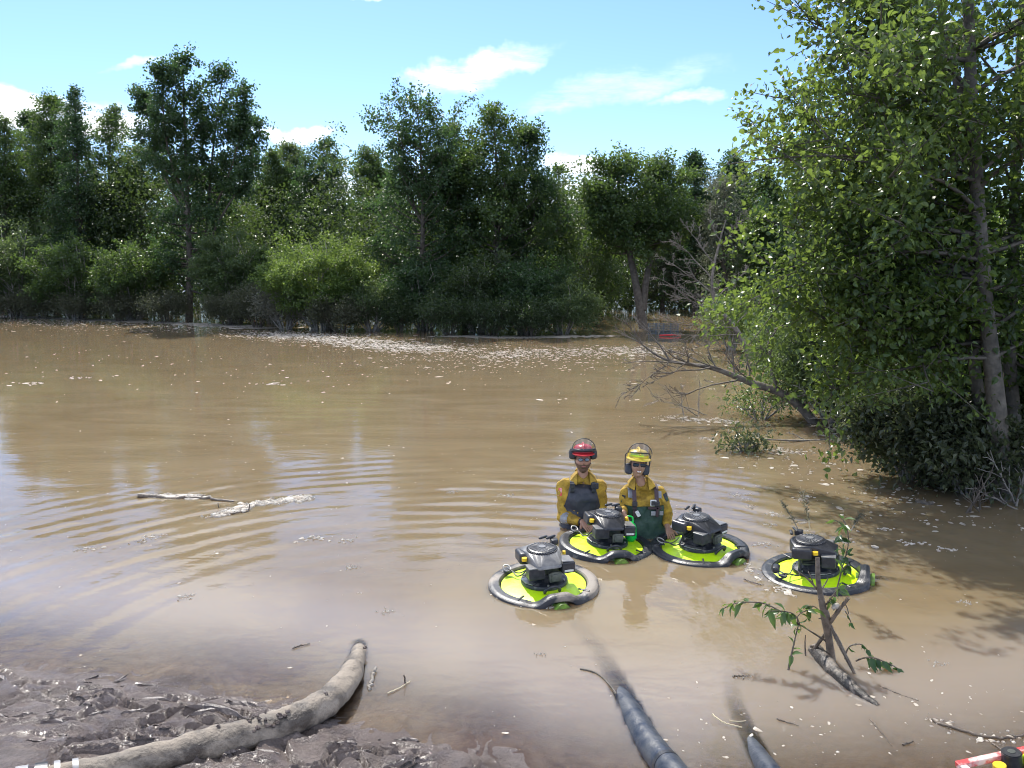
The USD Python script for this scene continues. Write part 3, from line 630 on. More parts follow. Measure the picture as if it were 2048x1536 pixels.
# grey bare tree behind it
T = Tree(211); A = at(1500, 716, -.05); Yd = A[1]
T.wood.append(tube(smoothpath([A, D_(1470, 655), D_(1432, 610), D_(1424, 560), D_(1440, 480), D_(1452, 440)], 20), np.linspace(.085, .016, 20), 7, False))
for a, b, w in [((1450, 630), (1340, 590), .04), ((1435, 612), (1325, 560), .04), ((1428, 590), (1330, 520), .035), ((1425, 560), (1345, 480), .035), ((1430, 530), (1375, 455), .03), ((1440, 480), (1420, 420), .02), ((1440, 490), (1480, 430), .02), ((1470, 655), (1330, 640), .035), ((1480, 670), (1360, 668), .03),
                ((1460, 645), (1390, 590), .03), ((1490, 690), (1400, 690), .03), ((1432, 600), (1500, 540), .03), ((1470, 650), (1540, 590), .03), ((1490, 680), (1420, 640), .02), ((1500, 700), (1560, 640), .03)]:
    twiggy(T, D_(*a), D_(*b, T.r.uniform(-.8, .8)), w * .6, 11, 2, .6, .1, .45, .0065)
root = thing('dead_tree', 'grey leafless tree fanning its fine branches before the forked tree', 'tree', A); T.finish(root, None, BARK_D, off=A, wood='trunk_and_branches')

shrub(220, 'green leafy willow bush behind the leaning dead tree', 1592, 600, 790, 70, L_WIL, stems=22, leaves=34, L=.085, W=.035, sub=6, near=False)
shrub(221, 'yellowish willow top showing above the dead branches', 1462, 590, 700, 45, L_YEL, stems=9, leaves=14, L=.10, W=.04)
shrub(222, 'pale twiggy willow bush right of the leaning dead trunk', 1668, 590, 842, 105, L_WIL, stems=30, leaves=30, L=.08, W=.030, sub=6)
shrub(223, 'dense green bush under the near poplar crown', 1760, 610, 860, 95, L_POP, stems=24, leaves=42, L=.085, W=.055, sub=6)
shrub(224, 'shaded green bush left of the pale near trunk', 1880, 660, 900, 95, L_POP, stems=24, leaves=40, L=.085, W=.055, sub=6)
shrub(225, 'shaded bush at the right edge behind the near trunks', 2030, 600, 930, 90, L_POP, stems=22, leaves=40, L=.085, W=.055, sub=6)
shrub(226, 'silt greyed leafy bush hanging low over the water', 1825, 800, 955, 105, L_SILTG, stems=15, leaves=15, L=.09, W=.055, dome=.7, sub=5)
shrub(227, 'silt greyed bush at the foot of the near trunks', 1935, 855, 985, 85, L_SILTG, stems=13, leaves=12, L=.085, W=.05, dome=.7, sub=5)
shrub(228, 'small half drowned leafy tuft in the white foam', 1490, 872, 903, 34, L_SILTG, stems=6, leaves=6, L=.08, W=.035, sub=1, tl=(.10, .30))
shrub(229, 'sparse silted bush in the water left of the leaning trunk', 1520, 790, 838, 50, L_WIL, stems=7, leaves=6, sub=2, L=.08, W=.03)
for sd, label, base, targets in [
        (230, 'tangle of bare brush between the leaning trunk and the near poplar', (1760, 880), [((1620, 790), .02), ((1650, 740), .02), ((1700, 720), .02), ((1760, 730), .02), ((1640, 850), .016), ((1800, 760), .02), ((1690, 800), .02), ((1730, 770), .02)]),
        (231, 'bare fallen branch lying low over the water before the brush', (1745, 890), [((1520, 878), .028), ((1560, 895), .014), ((1630, 870), .012)]),
        (232, 'bare twigs standing out of the foam left of the silted bush', (1400, 838), [((1330, 770), .012), ((1365, 775), .012), ((1310, 800), .01), ((1400, 770), .012)]),
        (233, 'dark bare sticks by the foot of the near trunks', (1950, 1035), [((1960, 960), .012), ((1975, 985), .012), ((1985, 940), .012), ((1935, 990), .008)]),
        (234, 'tangle of dead branches at the right edge foot of the trunks', (2040, 1020), [((1980, 900), .014), ((2030, 880), .014), ((1990, 960), .012), ((2060, 900), .014), ((1950, 975), .012)])]:
    T = Tree(sd); A = at(*base, -.05); Yd = A[1]
    for q, w in targets: twiggy(T, A + T.r.normal(size=3) * [.1, .1, 0], D_(*q, T.r.uniform(-.4, .4)), w, 7, 2 if sd in (230, 231) else 1, .5, .1, .4)
    root = thing('bare_branch' if sd in (231, 232, 233) else 'bare_brush', label, 'branches', A); T.finish(root, None, BARK_G if sd != 233 else BARK, off=A, wood='branches')

# ------------------------------------------------------------------ grey panel and red strip in the flooded gap
a, b = at(1297, 668, 0), at(1356, 668, 0); root = thing('wire_panel', 'low blue grey wire panel standing in the water before the forked tree', 'fence panel', a)
ux = b - a
for k in range(5): obj('post', tube([ux * k / 4 + [0, 0, -.3], ux * k / 4 + [0, 0, .40]], .018, 6), BLUEG, root)
for k in range(5): obj('wire', tube([ux * 0 + [0, 0, .02 + k * .09], ux + [0, 0, .02 + k * .09]], .009, 5), BLUEG, root)
obj('mesh_infill', [tube([ux * k / 40 + [0, .01, -.1], ux * k / 40 + [0, .01, .38]], .006, 4) for k in range(41)], BLUEG, root)
a, b = at(1318, 671, .03), at(1362, 671, .03)
q = smoothpath([a, a * .5 + b * .5 + [0, -.05, .02], b], 16)
root = thing('floating_boom', 'thin red strip floating in front of the grey wire panel', 'boom', a)
obj('float', tube(q, np.interp(np.arange(16), [0, 1, 14, 15], [.012, .028, .028, .012]), 8), RED, root, smooth=60, off=a)

# ------------------------------------------------------------------ floating pumps
def make_pump(loc, rot, label, R, mud, tilt, lever=False):
    o = thing('floating_pump', label, 'water pump', loc, rot, None, tilt)
    N = 144; th = np.arange(N) * 2 * np.pi / N                      # 0 points along -y: the outlet
    ph = np.abs((th + np.pi) % (2 * np.pi) - np.pi)
    hump = np.exp(-(ph / .34) ** 4); dip = np.exp(-((ph - .52) / .13) ** 2); straight = np.exp(-(ph / .40) ** 6)
    Ro = R * (1 + straight * (np.minimum(.955 / np.cos(np.minimum(ph, 1.0)), 1.06) - 1)); Ri = R * .785 * np.ones(N)
    zt = .046 + .058 * hump - .009 * dip; zb = -.06 + .105 * hump; th_ = (zt - zb)
    prof = [(Ri, zb), (Ri, zt - .010), (Ri + .010, zt), (Ri * .45 + Ro * .55, zt + .002), (Ro - .022, zt), (Ro - .006, zt - .010), (Ro, zt - .04 * np.minimum(1, th_ / .09)), (Ro - .004, zb + .012), (Ro - .02, zb)]
    ring = np.stack([np.stack([p * np.sin(th), -p * np.cos(th), z + 0 * th], 1) for p, z in prof], 1); K = len(prof)
    i, j = np.meshgrid(np.arange(N), np.arange(K), indexing='ij'); i2, j2 = (i + 1) % N, (j + 1) % K
    q = np.stack([i * K + j, i2 * K + j, i2 * K + j2, i * K + j2], -1).reshape(-1, 4)
    rv = ring.reshape(-1, 3); rv[:, 2] += .002 * (meshkit.fbm(rv * 22 + rot, 2, 3) - .5)
    globals()['obj']('float_ring', (rv, q), FLOAT_MUD if mud else FLOATM, o, smooth=24)
    rr_ = np.array([0, .3, .6, .85, .97, 1.0]) * R * .788; zz = np.array([.050, .047, .040, .029, .022, -.05])
    globals()['obj']('deck', trimesh.creation.revolve(np.stack([rr_, zz], 1), sections=72), LIME, o, smooth=40)
    tall = lambda m: (lambda v, f: (np.stack([v[:, 0] + .008, v[:, 1], np.where(v[:, 2] > .075, .075 + (v[:, 2] - .075) * .80, v[:, 2])], 1), f))(*VF(m if not isinstance(m, list) else join(*m)))
    base_obj = globals()['obj']; flat = ('deck', 'float_ring', 'strap_slot', 'handle', 'hose_coupling', 'tow_shackle', 'shackle_plate', 'throttle_cable', 'fuel_line', 'tow_coupling')
    obj = lambda name, mesh, m, parent=None, **k: base_obj(name, mesh if name in flat else tall(mesh), m, parent, **k)
    for k in range(4):                                              # straps that hold the deck
        a = k * math.pi / 2 + .75; c = np.array([math.sin(a), -math.cos(a), 0])
        obj('strap_slot', move(rbox((.018, .10, .010), r=.004, seg=6), c * R * .81 + [0, 0, .048], rz=math.degrees(a)), BLACK, o)
    # volute base with flange
    obj('pump_base', trimesh.creation.revolve(np.array([[0, .15], [.095, .15], [.105, .135], [.125, .10], [.150, .078], [.185, .072], [.19, .062], [.19, .045], [0, .045]]), sections=48), FLOATM, o, smooth=35)
    obj('flange_guard', [move(rbox((.05, .11, .008), r=.003, seg=6), (-.160, -.02, .082), rz=8), move(rbox((.045, .05, .008), r=.003, seg=6), (-.135, -.09, .082), rz=35)], SILVER, o)
    for k in range(6):
        a = k * 1.047 + .4; obj('bolt', cyl((.168 * math.cos(a), .168 * math.sin(a), .07), (.168 * math.cos(a), .168 * math.sin(a), .088), .009, seg=6), SILVER, o)
    # engine
    obj('engine_block', [rbox((.20, .19, .15), (0, .01, .195), .015), *[rbox((.235, .16, .006), (0, .02, .155 + .018 * k), .002, 4) for k in range(5)]], DKMET, o, smooth=40)
    obj('air_filter_box', rbox((.135, .11, .12), (-.105, -.105, .205), .012), BLACK, o, smooth=40)
    obj('air_filter_lid', rbox((.139, .114, .012), (-.105, -.105, .268), .005), GREYP, o, smooth=40)
    obj('exhaust_guard', [prism([(-.028, .115), (.062, .115), (.070, .205), (.045, .215), (-.012, .215), (-.036, .205)], -.178, -.150).translate([.02, 0, 0]), rbox((.062, .012, .07), (.037, -.182, .16), .004)], DKMET, o, smooth=40)
    obj('carburettor_box', rbox((.115, .15, .115), (.158, -.075, .225), .014), BLACK, o, smooth=40)
    obj('carburettor_lid', move(rbox((.10, .13, .012), r=.004), (.160, -.072, .287), ry=6), GREYP, o, smooth=40)
    obj('warning_label', rbox((.075, .003, .022), (.160, -.1515, .198), .001, 4), WHITE, o)
    D = lambda x, y, r, z0, z1: m3.Manifold.cylinder(z1 - z0, r, r, 48).translate([x, y, z0])
    shroud = hull(D(0, .055, .150, .255, .345), D(0, .055, .140, .255, .357), D(-.075, -.14, .035, .255, .292), D(.065, -.14, .035, .255, .292), D(-.07, -.135, .028, .255, .300), D(.06, -.135, .028, .255, .300), D(-.13, .13, .035, .255, .345))
    obj('engine_shroud', shroud, BLACK if mud != 2 else GREYP, o, smooth=32)
    top = hull(D(-.045, -.05, .035, .300, .3365), D(.065, -.05, .03, .300, .3365), D(-.05, -.132, .022, .270, .3035), D(.045, -.132, .022, .270, .3035))
    obj('shroud_panel', top, GREYP, o, smooth=30)
    sl = math.degrees(math.atan2(.033, .083))
    obj('shroud_label', move(rbox((.075, .062, .003), r=.001, seg=4), (.005, -.098, .3245), rx=sl), WHITE, o)
    obj('label_print', [move(rbox((.045, .010, .002), r=.0008, seg=4), (.002, -.085, .3312), rx=sl), move(rbox((.03, .006, .002), r=.0008, seg=4), (-.004, -.108, .3218), rx=sl)], DKMET, o)
    obj('side_decal', rbox((.002, .08, .03), (-.1515, .05, .30), .0008, 4), DKMET, o)
    fan = trimesh.creation.revolve(np.array([[0, .385], [.10, .383], [.114, .376], [.120, .355], [.120, .345], [0, .345]]), sections=48)
    obj('fan_cover', fan, BLACK, o, smooth=30)
    fins = []
    for k in range(20):
        a = k * math.pi / 10; fins.append(move(rbox((.062, .0055, .007), r=.002, seg=6), (.072 * math.cos(a), .072 * math.sin(a) , .386), rz=math.degrees(a)))
    fins.append(cyl((0, 0, .38), (0, 0, .392), .030, seg=20))
    obj('fan_grille', move(join(*fins), (0, 0, 0)), GREYP, o, smooth=40)
    teeth = [move(rbox((.008, .014, .026), r=.002, seg=6), (.122 * math.cos(a), .122 * math.sin(a), .358), rz=math.degrees(a)) for a in np.arange(36) * math.pi / 18]
    obj('fan_teeth', teeth, BLACK, o)
    for p in ('fan_cover', 'fan_grille', 'fan_teeth'):
        UsdGeom.Xformable(stage.GetPrimAtPath(str(o.GetPath()) + '/' + p)).AddTranslateOp().Set(Gf.Vec3d(.0, .045, 0))
    obj('starter_housing', [rbox((.06, .07, .06), (.135, .14, .375), .012), move(rbox((.10, .022, .024), r=.008), (.115, .165, .415), rz=25)], BLACK, o, smooth=40)
    obj('starter_grip', hull(sph((.03, .19, .405), .014), sph((.085, .20, .41), .014)), BLACK, o, smooth=True)
    obj('fuel_tank', rbox((.10, .16, .12), (-.145, .10, .285), .022), BLACK, o, smooth=40)
    obj('fuel_cap', cyl((-.165, -.005, .285), (-.165, -.005, .318), .022, seg=14), YEL, o, smooth=40)
    obj('oil_cap', cyl((.185, .04, .28), (.185, .04, .31), .014, seg=12), YEL, o, smooth=40)
    for x in (-.09, .09): obj('strut', tube([(x, .12, .07), (x, .12, .26)], .013, 8), DKMET, o)
    a = np.linspace(0, math.pi, 16)
    obj('handle', tube(np.stack([.062 * np.cos(a), -.222 - .035 * np.sin(a), .050 + .055 * np.sin(a)], 1), .013, 8), BLACK, o, smooth=60)
    obj('hose_coupling', [cyl((0, -R * .70, -.012), (0, -R * 1.0, -.018), .062, seg=28), cyl((0, -R * .97, -.018), (0, -R * 1.03, -.019), .072, seg=28)], COUPL, o, smooth=40)
    a = np.linspace(0, 2 * math.pi, 14)
    obj('tow_shackle', tube(np.stack([-.235 + .030 * np.cos(a), .255 + .035 * np.sin(a), .088 + .014 * np.sin(a)], 1), .0065, 6, False), SILVER, o, smooth=True)
    obj('shackle_plate', move(rbox((.06, .045, .014), r=.004), (-.235, .245, .070), rz=40), FLOATM, o)
    obj('throttle_cable', tube(smoothpath([(-.225, .235, .085), (-.20, .19, .075), (-.185, .13, .062), (-.15, .11, .075), (-.10, .12, .12)], 18), .006, 6), BLACK, o, smooth=True)
    obj('fuel_line', tube(smoothpath([(-.235, .22, .075), (-.20, .21, .07), (-.15, .20, .055), (-.08, .17, .10)], 16), .005, 6), DKMET, o, smooth=True)
    if lever: obj('tow_coupling', [rbox((.10, .06, .055), (-.20, .30, .115), .016), cyl((-.26, .30, .12), (-.23, .30, .12), .012)], BLACK, o, smooth=40)
    return o


p1 = at(1087, 1161, .05); p2 = at(1212, 1083, .05); p3 = at(1399, 1090, .05); p4 = at(1632, 1139, .05)
make_pump([p1[0], p1[1], .0], 16, 'nearest floating pump with a muddy rim, in front of the others', .45, 2, (2, -2))
make_pump([p2[0], p2[1], .0], 12, 'floating pump in front of the man with the red helmet', .437, 0, (2, 3))
make_pump([p3[0], p3[1], .0], 40, 'floating pump the woman in the yellow helmet rests her hand on', .443, 0, (1, -3))
make_pump([p4[0], p4[1], .0], 68, 'floating pump farthest right, behind the broken sapling', .440, 0, (-3, -3), True)

# ------------------------------------------------------------------ hoses
for key, name, label, m in [('mud', 'suction_hose', 'thick hose caked with dried mud lying across the mud bank', HOSE_MUD), ('centre', 'discharge_hose', 'blue black hose leading out of the water at bottom centre', HOSE_BL),
                            ('right', 'discharge_hose', 'blue black hose with a straw at its tip, right of the central hose', HOSE_BL), ('pump4', 'discharge_hose', 'sunken hose fading into the water right of the farthest pump', HOSE_BL)]:
    p, rad = HP[key]; p = smoothpath(p, 110); n = len(p); o = thing(name, label, 'hose', p[0])
    rr_ = rad * (1 + .012 * np.sin(np.arange(n) * 2.1))
    if key == 'mud': rr_ = rad * TAPER(key, n) * (1 + .01 * np.sin(np.arange(n) * 1.7))
    v, f = tube(p, rr_, 28)
    nz = meshkit.fbm(v * 14, 4, 8) - .5; c = np.repeat(p, 28, 0); c = np.vstack([c, p[:1], p[-1:]])
    v = v + nrm(v - c) * (nz * (.034 if key == 'mud' else .004))[:, None]
    obj('hose_body', (v, f), m, o, smooth=60, off=p[0])
    if key == 'mud':
        for a, b, mm, k in [(.80, .804, REFLT, 1.03), (.83, .842, REFLT, 1.08), (.852, .87, BLACK, 1.13), (.88, .892, REFLT, 1.10)]:
            i, j = int(a * n), max(int(b * n), int(a * n) + 1); i0 = p[i] - p[0]; i1 = p[j] - p[0]
            obj('hose_clamp', tube([i0, i0 * .5 + i1 * .5, i1], rad * k * 1.03, 28), mm, o, smooth=40)
        lumps = []
        rg = np.random.default_rng(5)
        for k in range(46):
            t = np.clip(rg.normal(.50, .03) if k < 40 else rg.normal(.45, .2), .08, .8); q = p[int(t * (n - 1))]; a = rg.uniform(.3, 2.6); d = p[min(int(t * (n - 1)) + 1, n - 1)] - p[int(t * (n - 1))]; s = nrm(np.cross(d, [0, 0, 1.0]))
            q = q + (s * math.cos(a) + np.array([0, 0, math.sin(a)])) * rad * .98
            lm = trimesh.creation.icosphere(1, rg.uniform(.004, .014)); lm.vertices *= [1.3, 1.2, .6]; lm.vertices += (rg.random(lm.vertices.shape) - .5) * .01; lumps.append((np.array(lm.vertices) + q - p[0], np.array(lm.faces)))
        obj('mud_lumps', lumps, MUD, o, smooth=True, kind='stuff')
    if key == 'centre':
        i0, i1 = [p[int(t * n)] - p[0] for t in (.735, .745)]
        obj('hose_clamp', tube([i0, i1], rad * 1.03, 28), BLACK, o, smooth=40)

# ------------------------------------------------------------------ log with the broken sapling
A = at(1632, 1312, .0); Y0 = A[1]
D_ = lambda x, y, dy=0.0: atY(x, y, Y0 + dy)
o = thing('driftwood_log', 'half sunk log with a broken upright sapling and leafy shoots', 'log', A)
lp = smoothpath([np.r_[at(1630, 1300, .0), .048], np.r_[at(1650, 1322, .012), .050], np.r_[at(1690, 1362, .010), .042], np.r_[at(1725, 1392, .0), .030], np.r_[at(1757, 1414, -.012), .020]], 30)
v, f = tube(lp[:, :3], lp[:, 3], 18); nz = meshkit.fbm(v * 26, 4, 3) - .5; cc = np.vstack([np.repeat(lp[:, :3], 18, 0), lp[:1, :3], lp[-1:, :3]])
obj('log', (v + nrm(v - cc) * (nz * .028)[:, None], f), LOGM, o, smooth=50, off=A)
stem = [np.r_[D_(1664, 1322, -.06), .028], np.r_[D_(1656, 1268, -.05), .025], np.r_[D_(1652, 1240, -.05), .031], np.r_[D_(1644, 1205, -.04), .021], np.r_[D_(1636, 1155, -.02), .016], np.r_[D_(1635, 1115), .015]]
q = smoothpath(stem, 22); v, f = tube(q[:, :3], q[:, 3], 10); v = v + (meshkit.fbm(v * 30, 3, 5) - .5)[:, None] * .006
obj('broken_stem', (v, f), WOOD_WET, o, smooth=50, off=A)
def stick(name, pts, r0, r1, m=WOOD_WET):
    p = smoothpath([D_(*c) for c in pts], 10); obj(name, tube(p, np.linspace(r0, r1, 10) * (.66 + .25 * np.random.default_rng(len(name) + int(r0 * 1e4)).random(10)), 7), m, o, smooth=50, off=A)
for pts, a, b in [([(1655, 1252, -.05), (1672, 1228, -.1), (1697, 1196, -.15)], .018, .014), ([(1612, 1322, .05), (1640, 1282, .0), (1655, 1262, -.05)], .013, .016), ([(1660, 1252, -.05), (1680, 1290, -.15), (1716, 1362, -.25)], .017, .014), ([(1612, 1316, .0), (1610, 1290, .02), (1611, 1270, .03)], .008, .004),
                  ([(1633, 1178, -.02), (1620, 1162, -.05), (1597, 1144, -.08)], .010, .006), ([(1628, 1172, -.04), (1622, 1155, -.05), (1617, 1144, -.06)], .006, .004), ([(1643, 1178, -.02), (1652, 1165, 0), (1656, 1156, 0)], .007, .004), ([(1688, 1205, -.1), (1694, 1215, -.1), (1697, 1228, -.1)], .006, .003),
                  ([(1672, 1318, .15), (1690, 1300, .2), (1712, 1318, .2)], .020, .016), ([(1620, 1293, .05), (1628, 1292, .05)], .012, .010), ([(1641, 1196, -.04), (1637, 1199, -.05)], .006, .005), ([(1645, 1236, -.04), (1638, 1237, -.05)], .006, .005)]: stick('branch', pts, a, b)
lr = np.random.default_rng(8)
def shoot(pts, r0, leafs, L, W, m, col=WOOD_WET, hang=.5, spread=1.0):
    p = smoothpath([D_(*c) for c in pts], 14); obj('shoot', tube(p, np.linspace(r0, .003, 14), 6), col, o, smooth=50, off=A)
    for k in range(leafs):
        t = 1 - .75 * lr.random() ** 1.2 if k else 1.0; q = np.array([np.interp(t * 13, np.arange(14), p[:, i]) for i in range(3)]); d = nrm(p[13] - p[7])
        s = nrm(np.cross(d, [0, 0, 1.0])) * (1 if lr.random() < .5 else -1)
        D = (d * .55 + s * spread * lr.uniform(.3, .9) + [0, 0, -hang * lr.uniform(.3, 1.4)] + lr.normal(size=3) * .45)[None]
        sc = lr.uniform(.7, 1.45)
        obj('leaf', leaf_mesh(lr, q[None], D, np.array([L * sc]), np.array([W * sc]), True, .8, .22), m, o, smooth=True, off=A)
g1, g2 = leafy('sapling_leaf', (.05, .10, .03), (.11, .17, .06), (.17, .27, .05), rough=.32), leafy('sapling_leaf_deep', (.025, .065, .025), (.05, .10, .035), (.08, .16, .04), rough=.35)
shoot([(1652, 1282, -.05), (1620, 1262, -.08), (1597, 1248, -.12)], .008, 4, .07, .03, g1)
shoot([(1597, 1250, -.12), (1560, 1222, -.12), (1520, 1205, -.1), (1480, 1205, -.05), (1446, 1218, 0)], .006, 26, .075, .028, g1)
shoot([(1600, 1252, -.12), (1580, 1225, -.2), (1540, 1222, -.25)], .005, 14, .085, .034, g1, hang=1.0)
shoot([(1597, 1250, -.12), (1595, 1235, -.15), (1625, 1218, -.15)], .004, 9, .07, .030, g1, hang=.8)
shoot([(1640, 1225, -.1), (1622, 1212, -.12), (1612, 1212, -.12)], .004, 4, .065, .028, g1)
shoot([(1575, 1350, -.2), (1585, 1300, -.15), (1598, 1245, -.12)], .009, 9, .075, .032, g1, hang=.9)
shoot([(1648, 1214, -.04), (1662, 1196, -.08), (1678, 1176, -.1)], .007, 13, .080, .030, g1, hang=.8)
shoot([(1690, 1222, -.1), (1700, 1240, -.1), (1702, 1246, -.1)], .004, 3, .04, .02, g2)
shoot([(1690, 1318, -.1), (1700, 1292, -.1), (1718, 1288, -.1), (1740, 1312, -.12)], .006, 10, .05, .024, g2)
shoot([(1712, 1322, -.12), (1745, 1315, -.18), (1775, 1326, -.2), (1800, 1340, -.2)], .006, 17, .075, .036, g2, hang=1.0, spread=.8)
shoot([(1700, 1372, -.1), (1725, 1368, -.1), (1745, 1362, -.12)], .005, 7, .05, .03, g2)
shoot([(1735, 1398, -.05), (1755, 1388, -.05), (1775, 1392, -.05)], .004, 6, .045, .02, g1)
for pts in ([(1665, 1355, -.12), (1690, 1352, -.18), (1712, 1357, -.2)], [(1700, 1348, -.2), (1698, 1360, -.22), (1696, 1378, -.22)]): stick('straw', pts, .004, .003, STRAW)
obj('foam_clot', [move(trimesh.creation.icosphere(2, .022), D_(1673, 1212, -.1) - A), move(trimesh.creation.icosphere(2, .016), D_(1668, 1215, -.1) - A)], FOAM, o, smooth=True)

A = at(1664, 1215, -.02); Y0 = A[1] ; o = thing('sapling', 'thin leafy sapling standing behind the broken stem', 'sapling', A)
shoot([(1664, 1215, 0), (1686, 1130, 0), (1697, 1085, 0), (1694, 1055, 0), (1685, 1038, 0)], .007, 4, .08, .032, g1)
shoot([(1694, 1062, 0), (1684, 1048, -.05), (1668, 1040, -.08)], .004, 8, .085, .034, g1, hang=.4)
shoot([(1696, 1085, 0), (1685, 1080, -.03), (1680, 1070, -.05)], .004, 7, .07, .032, g2, hang=.9)
shoot([(1692, 1105, 0), (1684, 1098, -.03), (1678, 1092, -.05)], .003, 6, .06, .03, g2, hang=1.0)
shoot([(1688, 1125, 0), (1690, 1115, -.03), (1695, 1108, -.05)], .003, 7, .065, .03, g2, hang=1.0)
shoot([(1680, 1150, 0), (1688, 1138, -.03), (1694, 1130, -.05)], .003, 6, .06, .03, g2, hang=1.0)

for k, (bx, by, tx, ty, lab) in enumerate([(1598, 1062, 1562, 1003, 'dry weed stalk leaning left behind the farthest pump'), (1621, 1064, 1606, 985, 'tallest dry weed stalk behind the farthest pump'), (1700, 1066, 1722, 1028, 'dry weed stalk leaning right behind the thin sapling')]):
    A = at(bx, by, -.02); Y0 = A[1]; o = thing('weed_stalk', lab, 'weed', A); wr = np.random.default_rng(300 + k)
    p = smoothpath([D_(bx, by), D_(bx * .6 + tx * .4, by * .55 + ty * .45), D_(tx, ty)], 14); obj('stalk', tube(p, np.linspace(.006, .002, 14), 5), STRAW if k == 1 else BARK_G, o, off=A)
    P, D = [], []
    for i in range(70):
        t = wr.uniform(.25, 1) * 13; q = np.array([np.interp(t, np.arange(14), p[:, c]) for c in range(3)]); d = nrm(p[13] - p[0] + wr.normal(size=3) * .28)
        P.append(q); D.append(d)
    obj('seed_leaves', leaf_mesh(wr, np.array(P), np.array(D), wr.uniform(.035, .07, 70), wr.uniform(.006, .012, 70)), L_DUST, o, off=A, kind='stuff')
#PART3
# ------------------------------------------------------------------ the two people
def head_mesh(w=.074, d=.096, h=.115, female=False):
    t = trimesh.creation.icosphere(subdivisions=5); v = np.array(t.vertices); x, y, z = v.T.copy()
    jaw = np.clip(-z, 0, 1)
    X = x * w * (1 - (.34 if female else .26) * jaw ** 1.4); Yy = y * d * np.where(y < 0, 1 - .12 * jaw, 1 - .45 * jaw); Z = z * h
    Yy = np.where(y < 0, np.maximum(Yy, -d * .93), Yy)
    g_ = lambda cx, cz, sx, sz: np.exp(-((X - cx) / sx) ** 2 - ((Z - cz) / sz) ** 2) * (y < 0)
    Yy -= .024 * g_(0, -.018, .011, .016) + .014 * g_(0, .008, .008, .022)             # nose
    Yy -= .007 * (g_(.030, .035, .022, .010) + g_(-.030, .035, .022, .010))            # brow
    Yy += .010 * (g_(.030, .013, .016, .010) + g_(-.030, .013, .016, .010))            # eye sockets
    Yy -= .006 * (g_(.036, -.018, .020, .018) + g_(-.036, -.018, .020, .018))          # cheeks
    Yy -= .007 * g_(0, -.055, .022, .010) ; Yy += .005 * g_(0, -.055, .022, .0025); Yy += .004 * g_(0, -.074, .02, .006)
    Yy -= .012 * g_(0, -.098, .022, .016)                                              # chin
    return np.stack([X, Yy, Z], 1), np.array(t.faces)


def hand(w, d, palm_n, s=1.0, spread=.16, curl=.5, thumb=1):
    """Wrist at w, fingers along d, back of the hand facing palm_n."""
    d = nrm(np.asarray(d, float)); n = np.asarray(palm_n, float); n = nrm(n - d * (n @ d)); a = np.cross(d, n) * thumb; M = []
    M.append(hull(*[sph(w + d * u * s + a * k * s, r * s, 10) for u, k, r in [(0, 0, .024), (.075, .032, .013), (.08, .010, .014), (.078, -.012, .014), (.07, -.032, .012)]]))
    for k, (o, L) in enumerate([(.032, .072), (.011, .080), (-.011, .074), (-.031, .058)]):
        b = w + d * .075 * s + a * o * s; q = nrm(d + a * o * spread * 20 * .25); p = b
        for j, f in enumerate((.45, .32, .23)):
            q = nrm(q - n * curl * (.25 + .45 * j)); e = p + q * L * f * s
            M.append(hull(sph(p, (.0098 - .0008 * j) * s, 8), sph(e, (.0090 - .0009 * j) * s, 8))); p = e
    b = w + d * .022 * s + a * .024 * s; q = nrm(d * .7 + a * .75 - n * .2); p = b
    for j, L in enumerate((.036, .030, .024)):
        e = p + q * L * s; M.append(hull(sph(p, (.0125 - .0012 * j) * s, 8), sph(e, (.0115 - .0012 * j) * s, 8))); p = e; q = nrm(q + d * .35 - n * .15)
    return m3.Manifold.batch_boolean(M, m3.OpType.Add)


